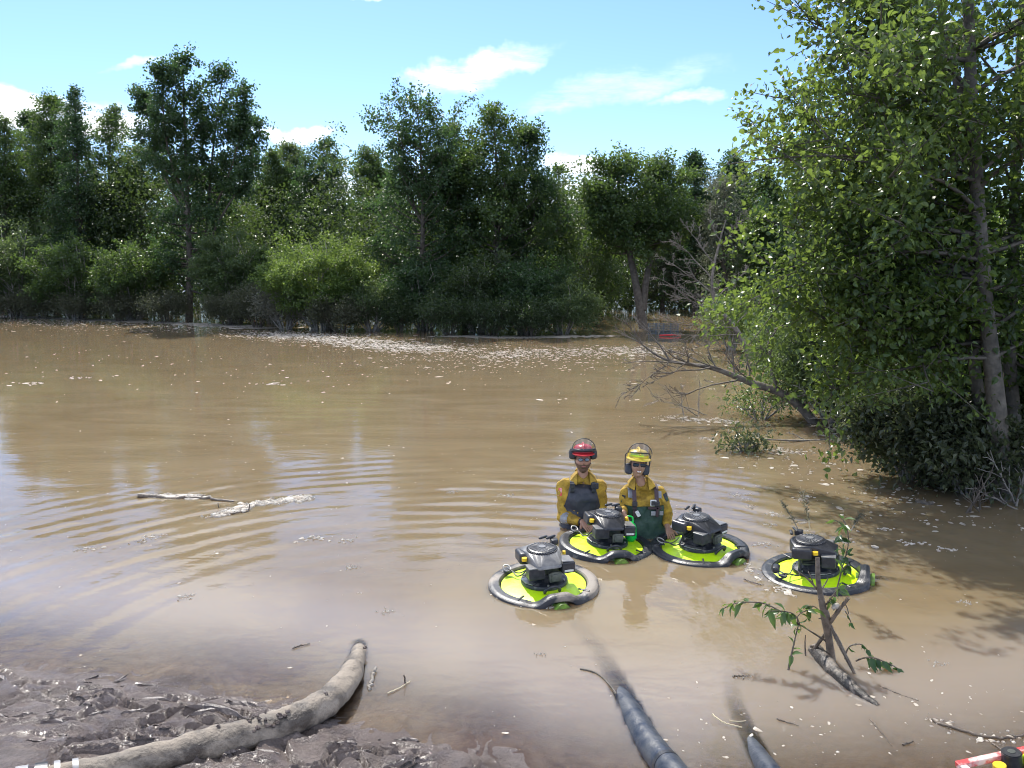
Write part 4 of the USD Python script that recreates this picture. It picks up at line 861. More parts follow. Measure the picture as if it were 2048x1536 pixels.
def person(label, px, py, male, hd, neck, sh, el, wr, fin, hip, skin, shirt, wader, wader_top, tilt=0.0):
    """sh, el, wr: left and right (in the picture) joints as (picture x, picture y, metres in front of the base plane)."""
    B = at(px, py, 0.0); B[2] = -1.0
    W = lambda q: atY(q[0], q[1], B[1] - q[2]) - B
    o = thing('person', label, 'person', B); s = 1.0 if male else .92
    HC = W(hd); N0 = W(neck); S = [W(q) for q in sh]; E = [W(q) for q in el]; R_ = [W(q) for q in wr]
    hx = W(hip)[0]; c = (S[0] + S[1]) / 2
    pelvis = np.array([hx, .0, .98]); waist = np.array([hx * .6 + c[0] * .4, .0, 1.16]); chest = np.array([c[0], .005, c[2] - .10]); uc = np.array([c[0], .0, c[2] - .01])
    ww = .115 * s; cw = (.125 if male else .105)
    def torso(k):
        return [([pelvis[0] - .08, 0, pelvis[2]], .115 * s + k, [waist[0] - .06, 0, waist[2]], ww + k), ([pelvis[0] + .08, 0, pelvis[2]], .115 * s + k, [waist[0] + .06, 0, waist[2]], ww + k), ([pelvis[0] - .08, 0, pelvis[2]], .115 * s + k, [pelvis[0] + .08, 0, pelvis[2]], .115 * s + k),
                ([waist[0] - .05, 0, waist[2]], ww + k, [chest[0] - .075, .005, chest[2]], cw + k), ([waist[0] + .05, 0, waist[2]], ww + k, [chest[0] + .075, .005, chest[2]], cw + k), ([chest[0] - .075, .005, chest[2]], cw + k, [chest[0] + .075, .005, chest[2]], cw + k),
                ([chest[0] - .07, .0, chest[2]], cw + k, S[0] + [.045, 0, -.02], .062 * s + k), ([chest[0] + .07, .0, chest[2]], cw + k, S[1] + [-.045, 0, -.02], .062 * s + k), (S[0] + [.05, 0, 0], .058 * s + k, [N0[0] - .02, .01, N0[2] - .035], .05 * s + k), (S[1] + [-.05, 0, 0], .058 * s + k, [N0[0] + .02, .01, N0[2] - .035], .05 * s + k)]
    def arms(k, end=1.0):
        out = []
        for i in (0, 1): out += [(S[i], .060 * s + k, E[i], .045 * s + k), (E[i], .046 * s + k, E[i] + (R_[i] - E[i]) * end, .030 * s + k + (.006 if end < 1 else 0))]
        return out
    def legs(k): return [([pelvis[0] + q * .09, 0, .95], .10 * s + k, [pelvis[0] + q * .11, 0, .5], .07 * s + k) for q in (-1, 1)] + [([pelvis[0] + q * .11, 0, .5], .07 * s + k, [pelvis[0] + q * .12, .02, .08], .05 * s + k) for q in (-1, 1)] + [([pelvis[0] + q * .12, .03, .05], .05 * s + k, [pelvis[0] + q * .13, -.14, .04], .04 * s + k) for q in (-1, 1)]
    body = as_m(bones(torso(0) + arms(0) + legs(0) + [(N0 + [0, .01, -.05], .056 * s, HC + [0, .02, -.05], .052 * s)], .03, 6))
    hm = head_mesh(female=not male); hv, hf = move(hm, (0, 0, 0), ry=tilt, rx=-11, s=1.0 if male else .95); body = body + as_m((hv + HC, hf))
    for i in (0, 1): body = body + hand(R_[i], nrm(fin[i]), (0, -.25, .97) if i or male else (-.6, -.4, .6), s, thumb=1 if i == 0 else -1, curl=.55)
    obj('body', body, skin, o, smooth=50)
    wob = lambda m, a, f: (VF(m)[0] + (np.stack([meshkit.fbm(VF(m)[0] * f + k * 9, 3, 3 + k) for k in range(3)], 1) - .5) * a, VF(m)[1])
    shm = as_m(wob(bones(torso(.014) + arms(.016, .72 if male else .66), .020, 4), .046, 12))
    vneck = hull(sph(N0 + [0, -.05, .06], .075), sph(N0 + [0, -.14, -.055 if male else -.13], .012), sph(N0 + [0, .0, .09], .085), sph(N0 + [0, -.17, .0], .05))
    shm = shm - vneck - m3.Manifold.cube([3, 3, 1.0]).translate([-1.5, -1.5, -.1])
    obj('shirt', shm, shirt, o, smooth=50)
    wd = as_m(wob(bones(torso(.030) + legs(.03), .025, 5), .030, 11))
    zt = W((px, wader_top, .13))[2]; cx = c[0]
    if male: keep = prism([(-.9, -.2), (.9, -.2), (.9, zt - .26), (cx + .175, zt - .20), (cx + .13, zt - .03), (cx + .115, zt), (cx - .115, zt), (cx - .13, zt - .03), (cx - .175, zt - .20), (-.9, zt - .26)], -.6, .6)
    else: keep = prism([(-.9, -.2), (.9, -.2), (.9, zt), (-.9, zt)], -.6, .6)
    obj('waders', wd ^ keep, wader, o, smooth=50)
    # collar: two flaps laid open
    for q in (-1, 1):
        n0 = N0 + [q * .055, .03, .035]; n1 = N0 + [q * .065, -.045, .02]; n2 = N0 + [q * .075, -.10, -.065]; n3 = N0 + [q * .125, -.075, -.04]; n4 = N0 + [q * .115, -.0, -.015]
        obj('collar', hull(*[sph(k, .009, 8) for k in (n0, n1, n2, n3, n4)]), shirt, o, smooth=50)
    obj('collar_back', tube(smoothpath([N0 + [-.06, .03, .03], N0 + [-.03, .075, .045], N0 + [.03, .075, .045], N0 + [.06, .03, .03]], 10), .02, 8), shirt, o, smooth=True)
    # shoulder straps
    for q, i in ((-1, 0), (1, 1)):
        x = cx + q * .105; pts = [[x, -.165, zt - .04], [x, -.172, zt + .02], [x, -.150, c[2] - .03], [x, -.09, c[2] + .065], [x, .0, c[2] + .085], [x * .9, .10, c[2] + .02], [cx + q * .06, .16, c[2] - .2]]
        if not male: pts = [[x, -.150, zt - .02], [x, -.155, zt + .05], [x, -.140, c[2] - .05], [x, -.085, c[2] + .055], [x, .0, c[2] + .078], [x, .09, c[2] + .02], [x, .13, c[2] - .2]]
        p = smoothpath(pts, 24); v = np.concatenate([p + [-.019, 0, 0], p + [.019, 0, 0], p + [.019, -.004, .004], p + [-.019, -.004, .004]]); n = 24; f = []
        for k in range(n - 1):
            for a, b in ((0, 1), (1, 2), (2, 3), (3, 0)): f.append([a * n + k, b * n + k, b * n + k + 1, a * n + k + 1])
        obj('shoulder_strap', (v, np.array(f)), NAVY if male else STRAP, o, smooth=30)
        obj('buckle', rbox((.05, .014, .045), (x, p[2][1] - .008, p[2][2]), .004), BLACK, o)
    for i in (0, 1):                                                # badge on each upper arm
        d = nrm(E[i] - S[i]); out = nrm(np.array([-.75 if i == 0 else .75, -.62, .15])); out = nrm(out - d * (out @ d)); a = np.cross(d, out); q = S[i] + d * .055 + out * (.060 * s + .018)
        lens = hull(*[sph(q + d * u * .036 + a * w * .026 - out * (.012 * w * w + .004), .005, 8) for u in (-1, 1) for w in (-1, 0, 1)])
        obj('badge', lens, BLACK if not (male and i == 0) else REDP, o, smooth=40)
        lens = hull(*[sph(q + d * (u * .015 + .018) + a * w * .016 - out * (.010 * w * w + .0005), .004, 8) for u in (-1, 1) for w in (-1, 0, 1)])
        obj('badge_emblem', lens, SHIRT if male else GREENW, o, smooth=40)
    # helmet with brim, folded-up face screen and ear defenders
    hc = HC + np.array([0, .014, .072]); rw, rd, rh = .101, .122, .092 if male else .088
    prof = np.array([[1.0, 0], [.985, .30], [.90, .62], [.70, .86], [.40, .97], [0, 1.0]]); rv = trimesh.creation.revolve(np.vstack([[[.94, -.02]], prof]), sections=40); rv = np.array(rv.vertices) * [rw, rd, rh], np.array(rv.faces)
    hel = RED if male else HYEL
    tl = lambda m: (lambda v, f: (move((v, f), (0, 0, 0), ry=tilt, rx=-9)[0] + hc, f))(*VF(m))
    obj('helmet', tl(rv), hel, o, smooth=50)
    obj('helmet_ridge', tl(tube(smoothpath([(0, -.128, .035), (0, -.09, .078), (0, 0, .101), (0, .09, .078), (0, .128, .03)], 16), .010, 8)), hel, o, smooth=True)
    N = 48; th = np.arange(N) * 2 * np.pi / N; ext = .010 + .050 * np.clip(-np.sin(th), 0, 1) ** 2.0
    ring = [np.stack([(rw + e) * np.cos(th), (rd + e) * np.sin(th), z - dz * np.clip(-np.sin(th), 0, 1) ** 2], 1) for e, z, dz in ((-.006 + 0 * th, .012, 0), (ext, .004, .016), (ext, -.002, .017), (-.006 + 0 * th, -.004, 0))]
    v = np.concatenate(ring); i = np.arange(N); f = np.concatenate([np.stack([a * N + i, a * N + (i + 1) % N, b * N + (i + 1) % N, b * N + i], 1) for a, b in ((0, 1), (1, 2), (2, 3), (3, 0))])
    obj('helmet_brim', tl((v, f)), hel, o, smooth=40)
    if male: obj('screen_bracket', tl(tube(np.stack([(rw + .012) * np.cos(th[24:]), (rd + .012) * np.sin(th[24:]), .034 + 0 * th[24:]], 1), .016, 8)), BLACK, o, smooth=True)
    else:
        a = np.linspace(3.75, 5.05, 14); obj('helmet_sticker', tl(np_strip(np.stack([(rw + .004) * np.cos(a), (rd + .004) * np.sin(a), .022 + 0 * a], 1), np.stack([(rw - .002) * np.cos(a), (rd - .004) * np.sin(a), .052 + 0 * a], 1))), HIVIS, o)
        a = np.linspace(3.4, 6.0, 14); obj('screen_bracket', tl(tube(np.stack([(rw + .006) * np.cos(a), (rd + .006) * np.sin(a), .058 + 0 * a], 1), .006, 6)), BLACK, o, smooth=True)
    # screen folded up: a curved clear sheet with a dark edge standing above the brow
    a = np.linspace(-1.45, 1.45, 26); rim = np.stack([(rw + .012) * np.sin(a), -.11 + .02 * np.cos(a) , .030 + .118 * np.cos(a) ** .8], 1); low = np.stack([(rw + .014) * np.sin(a), -(rd + .016) * np.cos(a) * .95, .036 + 0 * a], 1)
    obj('face_screen', tl(np_strip(low, rim)), VISOR, o, smooth=True)
    obj('screen_edge', tl(tube(rim, .0042, 6)), BLACK, o, smooth=True)
    for q in (-1, 1):
        z0 = -.012 if male else -.105; mx = .112 if male else .090
        cup = hull(*[sph((q * mx, .012 + u, z0 + w), .026, 12) for u in (-.022, .022) for w in (-.024, .022)], *[sph((q * (mx - .022), .012 + u, z0 + w), .018, 8) for u in (-.03, .03) for w in (-.034, .032)])
        obj('ear_defender', tl(cup), BLACK if male else NAVY, o, smooth=50)
        obj('defender_arm', tl(tube(smoothpath([(q * (rw + .004), .01, .045), (q * (rw + .018), .012, .02), (q * (mx + .02), .012, z0)], 8), .006, 6)), SILVER if male else BLACK, o, smooth=True)
    # face
    hl = lambda p: move((np.array([p]), np.zeros((0, 3), int)), (0, 0, 0), ry=tilt, rx=-11, s=1.0 if male else .95)[0][0] + HC
    if male:
        ev = (hv - 0); sel = lambda: None
        bx, by, bz = hm[0].T; msk = (by < .035) & (bz < -.034 + .6 * np.clip(np.abs(bx) - .045, 0, 1)) & ~((np.abs(bx) < .022) & (np.abs(bz + .055) < .006))
        fk = msk[hm[1]].all(1); nv = nrm(hm[0]); bv = hm[0] + nv * (.006 + .003 * (meshkit.fbm(hm[0] * 160, 2, 2)[:, None])); bv = move((bv, hm[1]), (0, 0, 0), ry=tilt, rx=-11)[0] + HC
        obj('beard', (bv, hm[1][fk]), BEARD, o, smooth=True)
        obj('hair', [hull(sph(HC + [q * .070, .02, .02], .014), sph(HC + [q * .066, .03, -.035], .012), sph(HC + [q * .05, .07, .0], .02)) for q in (-1, 1)], BEARD, o, smooth=True)
        GZ = lambda m: (lambda v, f: (move((v - HC, f), (0, 0, 0), rx=-11)[0] + HC, f))(*VF(m))
        obj('glasses', GZ(join(*[tube(np.stack([HC[0] + q * .032 + .024 * np.cos(th), HC[1] - .100 + 0 * th, HC[2] + .012 + .016 * np.sin(th)], 1)[list(range(48)) + [0]], .0022, 5, False) for q in (-1, 1)] + [tube([HC + [-.010, -.104, .014], HC + [.010, -.104, .014]], .002, 5)] + [tube([HC + [q * .056, -.098, .016], HC + [q * .074, -.02, .016]], .0025, 5) for q in (-1, 1)])), BLACK, o, smooth=True)
        obj('glasses_lens', GZ(join(*[hull(*[sph(HC + [q * .032 + .020 * math.cos(t), -.100, .012 + .013 * math.sin(t)], .0015, 6) for t in th[::6]]) for q in (-1, 1)])), CLEARG, o, smooth=40)
        obj('eye', GZ(join(*[hull(*[sph(HC + [q * .031 + u, -.083, .012], .0075, 8) for u in (-.004, .004)]) for q in (-1, 1)])), STRAW, o, smooth=True)
        obj('pupil', GZ(join(*[sph(HC + [q * .031, -.0885, .012], .0045, 8) for q in (-1, 1)])), HAIR, o, smooth=True)
        obj('mouth', GZ(hull(sph(HC + [-.018, -.0875, -.055], .004, 8), sph(HC + [.018, -.0875, -.055], .004, 8), sph(HC + [0, -.0965, -.053], .005, 8))), LIP, o, smooth=True)
        for i in (0, 1):
            d = R_[i] - E[i]; obj('reflective_band', tube([E[i] + d * .05, E[i] + d * .25, E[i] + d * .42], [.070, .068, .062], 16, False), REFLT, o, smooth=True)
        d = R_[0] - E[0]; obj('wristband', tube([E[0] + d * .92, E[0] + d * .99], .033, 14), BLACK, o, smooth=True)
        obj('zip', tube([N0 + [0, -.150, -.07], [c[0], -.158, zt + .005]], .005, 6), HAIR, o)
        obj('name_tag', [rbox((.034, .008, .055), N0 + [.085, -.128, -.075], .003)], BLACK, o)
        obj('radio_pouch', rbox((.05, .03, .06), [cx + .125, -.165, zt + .015], .008), NAVY, o, smooth=40)
    else:
        obj('sunglasses', hull(*[sph(hl([u, -.093 + .25 * abs(u), w + .013]), .007, 8) for u in (-.056, -.02, .02, .056) for w in (-.013, .012)]), LENS, o, smooth=40)
        obj('mouth', hull(*[sph(hl(p), .0045, 8) for p in ([-.024, -.083, -.046], [.024, -.083, -.046], [0, -.094, -.051], [0, -.092, -.062])]), LIP, o, smooth=True)
        obj('teeth', hull(*[sph(hl(p), .003, 8) for p in ([-.018, -.0905, -.048], [.018, -.0905, -.048], [0, -.0985, -.0535], [-.011, -.0955, -.055], [.011, -.0955, -.055])]), TEETH, o, smooth=True)
        obj('hair', [hull(sph(HC + [q * .066, .0, .03], .018), sph(HC + [q * .064, .03, -.06], .014), sph(HC + [q * .03, .075, -.02], .03)) for q in (-1, 1)] + [hull(sph(HC + [0, .085, -.03], .03), sph(HC + [.02, .09, -.15], .018))], HAIR, o, smooth=True)
        for q, i in ((-1, 0), (1, 1)):
            p = smoothpath([S[i] + [-q * .015, -.085, -.03], S[i] + [-q * .015, -.045, .052], S[i] + [-q * .015, .02, .075], S[i] + [-q * .012, .07, .04]], 12)
            obj('reflective_band', np_strip(p + [-.026, 0, .002], p + [.026, 0, -.010 * q * (1 if q > 0 else -1)]), REFLT, o, smooth=True)
        cc = c + [0, 0, 0]
        obj('chest_harness', [rbox((.13, .016, .026), cc + [.085, -.150, -.115], .006), rbox((.026, .016, .10), cc + [.11, -.150, -.15], .006), rbox((.05, .03, .075), cc + [-.095, -.14, -.175], .008)], STRAP, o, smooth=40)
        obj('radio_mount', rbox((.058, .02, .062), cc + [.070, -.150, -.065], .006), WHITE, o, smooth=40); obj('radio_screen', rbox((.040, .008, .044), cc + [.070, -.161, -.065], .003), BLACK, o)
        obj('name_tag', [rbox((.042, .006, .042), cc + [.072, -.153, -.165], .002), rbox((.034, .006, .040), cc + [.150, -.143, -.165], .002)], REFLT, o)
        obj('folded_flap', move(rbox((.035, .012, .06), r=.004), cc + [-.075, -.165, -.165], ry=-30), WHITE, o, smooth=40)
    return o, B, R_


def np_strip(a, b):
    n = len(a); k = np.arange(n - 1); return np.vstack([a, b]), np.stack([k, k + 1, n + k + 1, n + k], 1)


person('bearded man in red helmet, glasses, yellow shirt and navy bib waders, waist deep', 1163, 1050, True, (1166, 921, .02), (1166, 950, .0), [(1129, 972, 0), (1198, 972, 0)], [(1127, 1033, .05), (1200, 1033, .05)],
       [(1164, 1044, .24), (1190, 1046, .24)], [(.55, -.75, -.35), (-.35, -.85, -.35)], (1163, 1050, 0), SKIN_M, SHIRT, NAVY, 973)
wo, WB, WR = person('smiling woman in yellow helmet, sunglasses, yellow shirt and dark green waders', 1291, 1069, False, (1276, 932, .03), (1281, 960, .0), [(1256, 984, 0), (1318, 984, 0)], [(1250, 1019, -.03), (1332, 1028, .0)],
       [(1246, 1026, .17), (1335, 1054, .17)], [(.25, -.55, -.80), (.2, -.65, -.55)], (1291, 1069, 0), SKIN_W, SHIRT, GREENW, 1014, tilt=4)
A = WB + WR[0] + np.array([.055, -.07, -.14]); o = thing('green_container', 'glossy bright green container held between the woman and the pump', 'container', A)
obj('container_body', hull(sph((0, 0, .02), .062, 24), sph((.01, 0, -.06), .058, 24)), GREENB, o, smooth=True)
obj('spout', cyl((-.02, .0, .07), (-.035, -.005, .125), .016, .011, 16), YEL, o, smooth=40)
obj('carry_handle', tube(smoothpath([(.03, 0, .07), (.03, .03, .11), (-.01, .04, .12), (-.03, .02, .09)], 12), .008, 8), GREENB, o, smooth=True)

# ------------------------------------------------------------------ floating sticks and debris
def flotsam(name, label, pts, r0, r1, m, side=(), foam=0, seed=0, cat='stick'):
    P = [at(*q) for q in pts]; A = P[0].copy(); p = smoothpath(P, 18); rg = np.random.default_rng(seed)
    p[1:-1] += rg.normal(size=(16, 3)) * r0 * .35
    o = thing(name, label, cat, A); obj('stem', tube(p, np.linspace(r0, r1, 18), 7), m, o, smooth=50, off=A)
    for q in side: obj('twig', tube(smoothpath([at(*k) for k in q], 6), np.linspace(r1 * 1.1, r1 * .4, 6), 5), m, o, smooth=50, off=A)
    return o
Z = .008
flotsam('floating_branch', 'dark sunken branch breaking the surface left of the foam streak', [(275, 992, .02), (300, 994, .0), (340, 997, -.005), (400, 996, .005), (440, 999, .012), (468, 1003, .005)], .03, .012, WOOD_WET, [[(400, 997, 0), (404, 992, .02), (412, 990, .03)], [(436, 1011, -.02), (437, 1012, .02), (436, 1006, .05)]], seed=1, cat='branch')
flotsam('floating_branch', 'branch tip poking through the white foam streak', [(440, 1032, -.01), (470, 1026, .012), (498, 1022, .0), (498, 1021, .0), (499, 1008, .07)], .012, .006, WOOD_WET, seed=2, cat='branch')
flotsam('floating_stick', 'thick pale stick floating beside the end of the muddy hose', [(737, 1380, .0), (743, 1360, Z), (752, 1336, Z + .01)], .012, .010, BARK_G, seed=3)
flotsam('floating_stick', 'short dark twig standing up right of the muddy hose', [(811, 1374, -.03), (810, 1362, .02), (808, 1349, .07)], .006, .004, WOOD_WET, seed=4)
flotsam('floating_stick', 'thin straw lying by the mud edge right of the hose', [(775, 1386, Z), (800, 1375, Z), (820, 1362, Z)], .004, .003, STRAW, seed=5)
flotsam('floating_stick', 'twig with a clot of froth left of the log', [(1466, 1353, Z), (1484, 1352, Z), (1499, 1352, Z)], .006, .004, WOOD_WET, [[(1488, 1352, Z), (1486, 1360, 0), (1480, 1367, -.01)]], seed=6)
flotsam('bent_straw', 'pale bent straw touching the tip of the right hose', [(1425, 1428, .03), (1445, 1443, .02), (1462, 1449, .015), (1484, 1455, .005)], .005, .004, STRAW, [[(1458, 1441, .01), (1475, 1443, .01), (1492, 1441, .005)]], seed=7)
flotsam('floating_branch', 'long thin dark branch floating at lower right', [(1864, 1438, Z), (1885, 1448, Z), (1925, 1462, Z), (1965, 1472, Z), (2000, 1476, Z), (2035, 1473, Z), (2060, 1466, Z)], .009, .006, WOOD_WET, [[(1902, 1453, Z), (1893, 1456, Z)], [(2030, 1473, Z), (2018, 1467, Z)]], seed=8, cat='branch')
flotsam('floating_stick', 'thin dark twig above the red frame at lower right', [(1984, 1486, Z), (1998, 1497, Z), (2022, 1512, Z)], .006, .004, WOOD_WET, seed=9)
flotsam('floating_stick', 'long faint twig below the end of the log', [(1740, 1438, .002), (1762, 1464, .002), (1784, 1492, .002)], .006, .003, WOOD_WET, seed=10)
flotsam('floating_stick', 'short twig right of the bent straw', [(1553, 1438, Z), (1575, 1444, Z), (1598, 1451, Z)], .006, .003, WOOD_WET, seed=11)
flotsam('floating_stick', 'small curled twig lowest under the log', [(1806, 1490, Z), (1818, 1486, Z), (1826, 1481, .02)], .007, .004, WOOD_WET, seed=12)
flotsam('floating_stick', 'thin stick afloat above the end of the muddy hose', [(585, 1296, Z), (602, 1291, Z), (620, 1287, Z)], .006, .004, WOOD_WET, seed=13)
flotsam('floating_stick', 'brown wand under the water from the log towards the right', [(1760, 1372, .0), (1790, 1385, .0), (1838, 1402, .0)], .006, .003, WOOD_WET, seed=14)
flotsam('floating_log', 'pale drift piece afloat in the shade of the near trees', [(1836, 1002, Z), (1850, 1006, .012), (1865, 1007, Z)], .03, .02, BARK_P, seed=15, cat='log')
flotsam('floating_stick', 'dark twig in the sunlit streak right of the two back pumps', [(1488, 1158, Z), (1505, 1164, Z), (1523, 1170, Z)], .006, .003, WOOD_WET, seed=16)
# curled dark slabs and scraps lying on the mud
rg = np.random.default_rng(77); fl = []
for k in range(75):
    px, py = rg.uniform(-40, 560) if k < 55 else rg.uniform(480, 960), rg.uniform(1335, 1530)
    q = at(px, py, .06)
    if np.interp(q[0], SHORE[:, 0], SHORE[:, 1]) - q[1] < .03 or np.abs(HP['mud'][0][:, :2] - q[:2]).sum(1).min() < .13: continue
    q[2] = bed(np.array([q[0]]), np.array([q[1]]))[0]; L = rg.gamma(3, .022); W = L * rg.uniform(.10, .24); n = 9; t = np.linspace(-1, 1, n)
    b = rg.uniform(.15, .5) * L; x = t * L; y = b * (1 - t * t); lift = rg.uniform(.15, .6) * W
    inner = np.stack([x, y, .004 + lift * (1 - t * t)], 1); outer = np.stack([x * .96, y - W * (1 - t * t) - .002, -.004 + 0 * t], 1); mid = (inner + outer) / 2 + [0, 0, .35 * lift + .002]; low = mid - [0, 0, .008]
    v = np.vstack([inner, mid, outer, low]); i = np.arange(n - 1); f = np.vstack([np.stack([a * n + i, a * n + i + 1, c * n + i + 1, c * n + i], 1) for a, c in ((0, 1), (1, 2), (2, 3), (3, 0))])
    v = v + (rg.random(v.shape) - .5) * np.array([.016, .012, .006])
    fl.append(move((v, f), q + [0, 0, .002], rz=rg.normal() * 22 + rg.choice([0, 180], p=[.75, .25])))
obj('mud_scraps', join(*fl), SCRAP, kind='stuff', label='dark curled scraps of mud and bark littering the mud bank', cat='debris')
# trailing line from the water to the central hose
p = smoothpath([at(1160, 1338, .004), at(1190, 1345, .006), at(1212, 1362, .006), at(1232, 1388, .02)], 20); o = thing('rope', 'thin pale line trailing to the tip of the central hose', 'rope', p[0]); obj('strand', tube(p, .006, 6), BARK_P, o, smooth=True, off=p[0])

# ------------------------------------------------------------------ foam
rg = np.random.default_rng(4)
def flakes(xy, size, asp=1.6, ang=None, th=.006):
    n = len(xy); K = 7; a = np.arange(K) * 2 * np.pi / K; rr_ = rg.uniform(.45, 1.15, (n, K)); an = rg.uniform(0, 6.28, n) if ang is None else ang + rg.normal(size=n) * .3
    ex, ey = rr_ * np.cos(a) * size[:, None] * asp * .5, rr_ * np.sin(a) * size[:, None] * .5
    X = xy[:, :1] + ex * np.cos(an)[:, None] - ey * np.sin(an)[:, None]; Yv = xy[:, 1:] + ex * np.sin(an)[:, None] + ey * np.cos(an)[:, None]
    v = np.stack([np.stack([X, Yv, np.full_like(X, .0015)], 2), np.stack([xy[:, :1] * .35 + X * .65, xy[:, 1:] * .35 + Yv * .65, np.full_like(X, th) * rg.uniform(.5, 1.4, (n, K))], 2)], 1).reshape(n, 2 * K, 3)
    i = np.arange(K); j = (i + 1) % K; f = np.vstack([np.stack([i, j, j + K], 1), np.stack([i, j + K, i + K], 1), np.stack([np.full(K - 2, K), K + i[1:-1], K + i[2:]], 1)])
    return v.reshape(-1, 3), (f[None] + (np.arange(n) * 2 * K)[:, None, None]).reshape(-1, 3)
def band(pxs, n, sx, sy):
    """Points of the water scattered about a line drawn through picture points."""
    q = np.array([at(*p)[:2] for p in pxs]); t = rg.random(n) * (len(q) - 1); k = np.minimum(t.astype(int), len(q) - 2); u = (t - k)[:, None]
    return q[k] * (1 - u) + q[k + 1] * u + np.stack([rg.normal(size=n) * sx, rg.normal(size=n) * sy], 1)
fl = []
b1 = band([(250, 648), (400, 655), (520, 664), (640, 674), (760, 688), (900, 700), (1050, 705), (1220, 700), (1380, 704)], 1300, .8, 1.2); fl.append(flakes(b1, rg.gamma(1.5, .013, len(b1)), 2.2, 0.0))
b1 = band([(520, 668), (640, 676), (760, 690), (880, 700)], 3600, .7, .7); fl.append(flakes(b1, rg.gamma(1.6, .015, len(b1)), 2.4, 0.0))
b1 = band([(960, 712), (1080, 706), (1250, 700), (1330, 704)], 1500, .6, .7); fl.append(flakes(b1, rg.gamma(1.6, .014, len(b1)), 2.2, 0.0))
b1 = band([(0, 640), (200, 645), (420, 655)], 1200, .6, 2.2); fl.append(flakes(b1, rg.gamma(1.5, .014, len(b1)), 2.2, 0.0))
b1 = band([(0, 632), (200, 640), (400, 648), (520, 656)], 900, .5, .25); fl.append(flakes(b1, rg.gamma(2.0, .06, len(b1)), 2.4, 0.0))
b1 = band([(900, 672), (1060, 675), (1180, 672)], 500, .5, .2); fl.append(flakes(b1, rg.gamma(2.0, .05, len(b1)), 2.2, 0.0))
b1 = band([(0, 720), (600, 740), (1200, 740), (1500, 760)], 450, 1.0, 3.0); fl.append(flakes(b1, rg.gamma(1.4, .018, len(b1)), 1.8))
b1 = band([(800, 720), (1000, 725), (1250, 720)], 500, .8, 1.2); fl.append(flakes(b1, rg.gamma(1.5, .016, len(b1)), 2.0, 0.0))
x = rg.uniform(-6, 5, 900); y = rg.uniform(4.2, 14, 900); b1 = np.stack([x, y], 1); fl.append(flakes(b1, rg.gamma(1.1, .006, len(b1)), 1.4, th=.003))
b1 = band([(1500, 900), (1700, 960), (1850, 1010), (2000, 1040)], 260, .5, .5); fl.append(flakes(b1, rg.gamma(1.4, .017, len(b1)), 1.8))
b1 = band([(1480, 905), (1530, 900), (1600, 905), (1560, 902)], 160, .10, .10); fl.append(flakes(b1, rg.gamma(1.6, .013, len(b1)), 2.0, 0.0))
b1 = band([(1340, 835), (1400, 840), (1470, 845)], 260, .18, .14); fl.append(flakes(b1, rg.gamma(1.6, .013, len(b1)), 2.0, 0.0))
b1 = band([(432, 1030), (470, 1022), (510, 1008), (560, 1001), (612, 996)], 420, .05, .05); fl.append(flakes(b1, rg.gamma(2, .014, len(b1)), 1.8, th=.012))
b1 = band([(590, 998), (612, 996)], 120, .05, .06); fl.append(flakes(b1, rg.gamma(2, .014, len(b1)), 1.8, th=.012))
b1 = band([(320, 990), (360, 993), (410, 995)], 120, .05, .03); fl.append(flakes(b1, rg.gamma(2, .016, len(b1)), 2.2, 0.0, th=.010))
b1 = band([(1110, 1216), (1060, 1212), (1000, 1195)], 60, .02, .02); fl.append(flakes(b1, rg.gamma(2, .008, len(b1)), 1.8))
b1 = band([(1490, 1128), (1500, 1140), (1545, 1175), (1590, 1190)], 60, .04, .04); fl.append(flakes(b1, rg.gamma(2, .012, len(b1)), 2.0))
b1 = band([(1870, 1438), (1960, 1478), (2040, 1480)], 60, .04, .04); fl.append(flakes(b1, rg.gamma(2, .008, len(b1)), 1.6))
b1 = band([(1380, 1480), (1700, 1470), (2000, 1400)], 160, .4, .25); fl.append(flakes(b1, rg.gamma(1.5, .007, len(b1)), 1.6, th=.003))
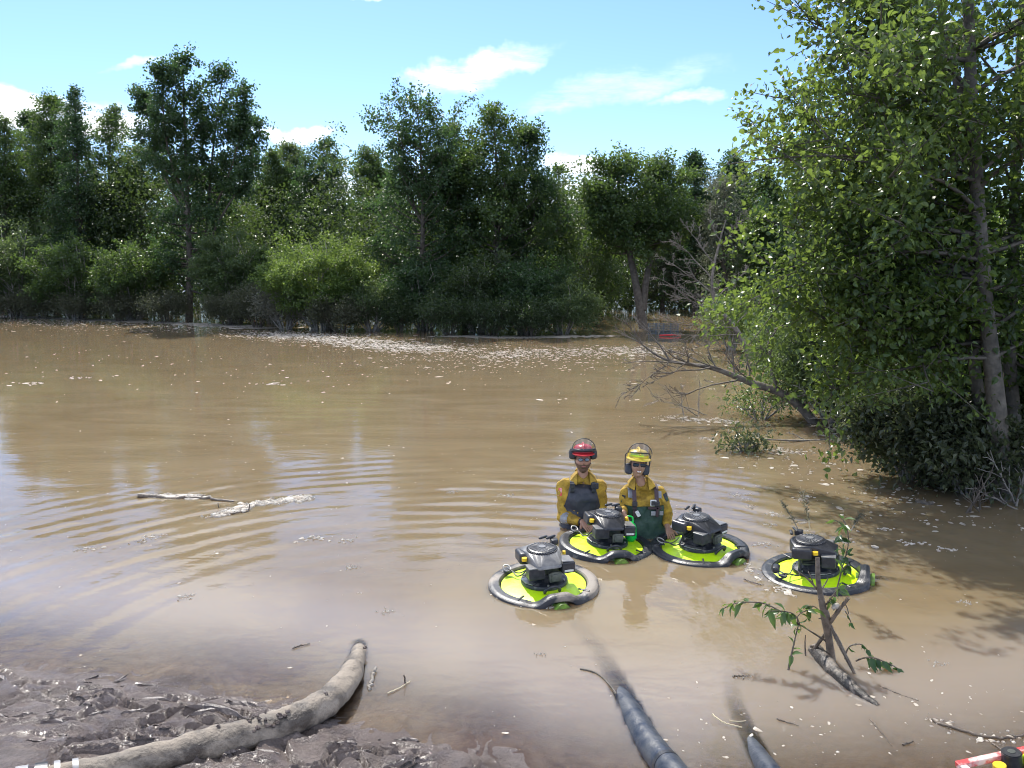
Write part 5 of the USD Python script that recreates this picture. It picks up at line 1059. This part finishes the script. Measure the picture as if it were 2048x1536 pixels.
for (x, y, s) in [(60, 767, .5), (155, 756, .3), (542, 768, .45), (300, 1074, .16), (690, 1080, .14), (1010, 992, .13), (625, 1078, .2), (1610, 993, .13), (1605, 1000, .12), (1605, 1090, .1), (705, 1135, .08), (1680, 1080, .11), (1685, 1085, .1), (1530, 1090, .12), (1545, 1028, .13), (1540, 1050, .10), (1600, 1045, .11),
                  (770, 1225, .09), (1880, 1328, .07), (375, 1195, .12), (280, 1085, .1), (1080, 1310, .05), (1490, 1355, .05), (1930, 1205, .07), (170, 1100, .15), (1475, 990, .12), (1490, 1000, .1), (900, 985, .1), (1415, 878, .2), (1500, 1015, .1), (1820, 1085, .15), (1900, 1100, .14), (1770, 1058, .12)]:
    b1 = at(x, y)[None, :2] + rg.normal(size=(16, 2)) * s * np.array([.42, .30]); fl.append(flakes(b1, rg.uniform(.05, .30, 16) * s * .75, 1.7, 0.0, th=.008))
obj('foam', join(*fl), FOAM, kind='stuff', label='white foam flecks drifting on the brown water', cat='foam')

# ------------------------------------------------------------------ red framed equipment at the lower right corner
A = at(1914, 1531, .10); Bq = at(2075, 1496, .16); u = nrm(Bq - A); w = np.array([u[1], -u[0], 0]); w = nrm(w); L = 1.0
o = thing('equipment_frame', 'scuffed red metal frame with black and yellow caps in the bottom right corner', 'equipment', A)
R3 = np.stack([u, w, nrm(np.cross(u, w))], 1)
if R3[2, 2] < 0: R3[:, 2] *= -1
loc = lambda m: (lambda v, f: (v @ R3.T, f))(*VF(m))
obj('rail', loc(rbox((L, .035, .03), (L / 2, 0, 0), .004)), REDP, o, smooth=30); obj('rail', loc(rbox((L, .035, .03), (L / 2, .36, 0), .004)), REDP, o, smooth=30)
obj('end_bar', loc(rbox((.035, .32, .03), (.02, .18, -.002), .004)), REDP, o, smooth=30); obj('end_bar', loc(rbox((.035, .32, .03), (L - .02, .18, -.002), .004)), REDP, o, smooth=30)
for q in (.02, L - .02):
    for s_ in (0.0, .36): obj('leg', loc(rbox((.03, .03, .14), (q, s_, -.085), .004)), REDP, o, smooth=30)
obj('tray', loc(rbox((L - .06, .32, .01), (L / 2, .18, -.05), .003)), DKMET, o)
obj('black_cap', loc(join(cyl((.272, .035, -.05), (.272, .035, .035), .047, seg=32), cyl((.272, .035, .033), (.272, .035, .040), .043, seg=32))), BLACK, o, smooth=40)
obj('cap_recess', loc(cyl((.272, .035, .038), (.272, .035, .0425), .018, seg=20)), DKMET, o)
obj('yellow_cap', loc(cyl((.175, .075, -.05), (.175, .075, .015), .030, seg=24)), YEL, o, smooth=40)
obj('lime_housing', loc(rbox((.10, .09, .07), (.37, .085, -.01), .012)), LIME, o, smooth=40)
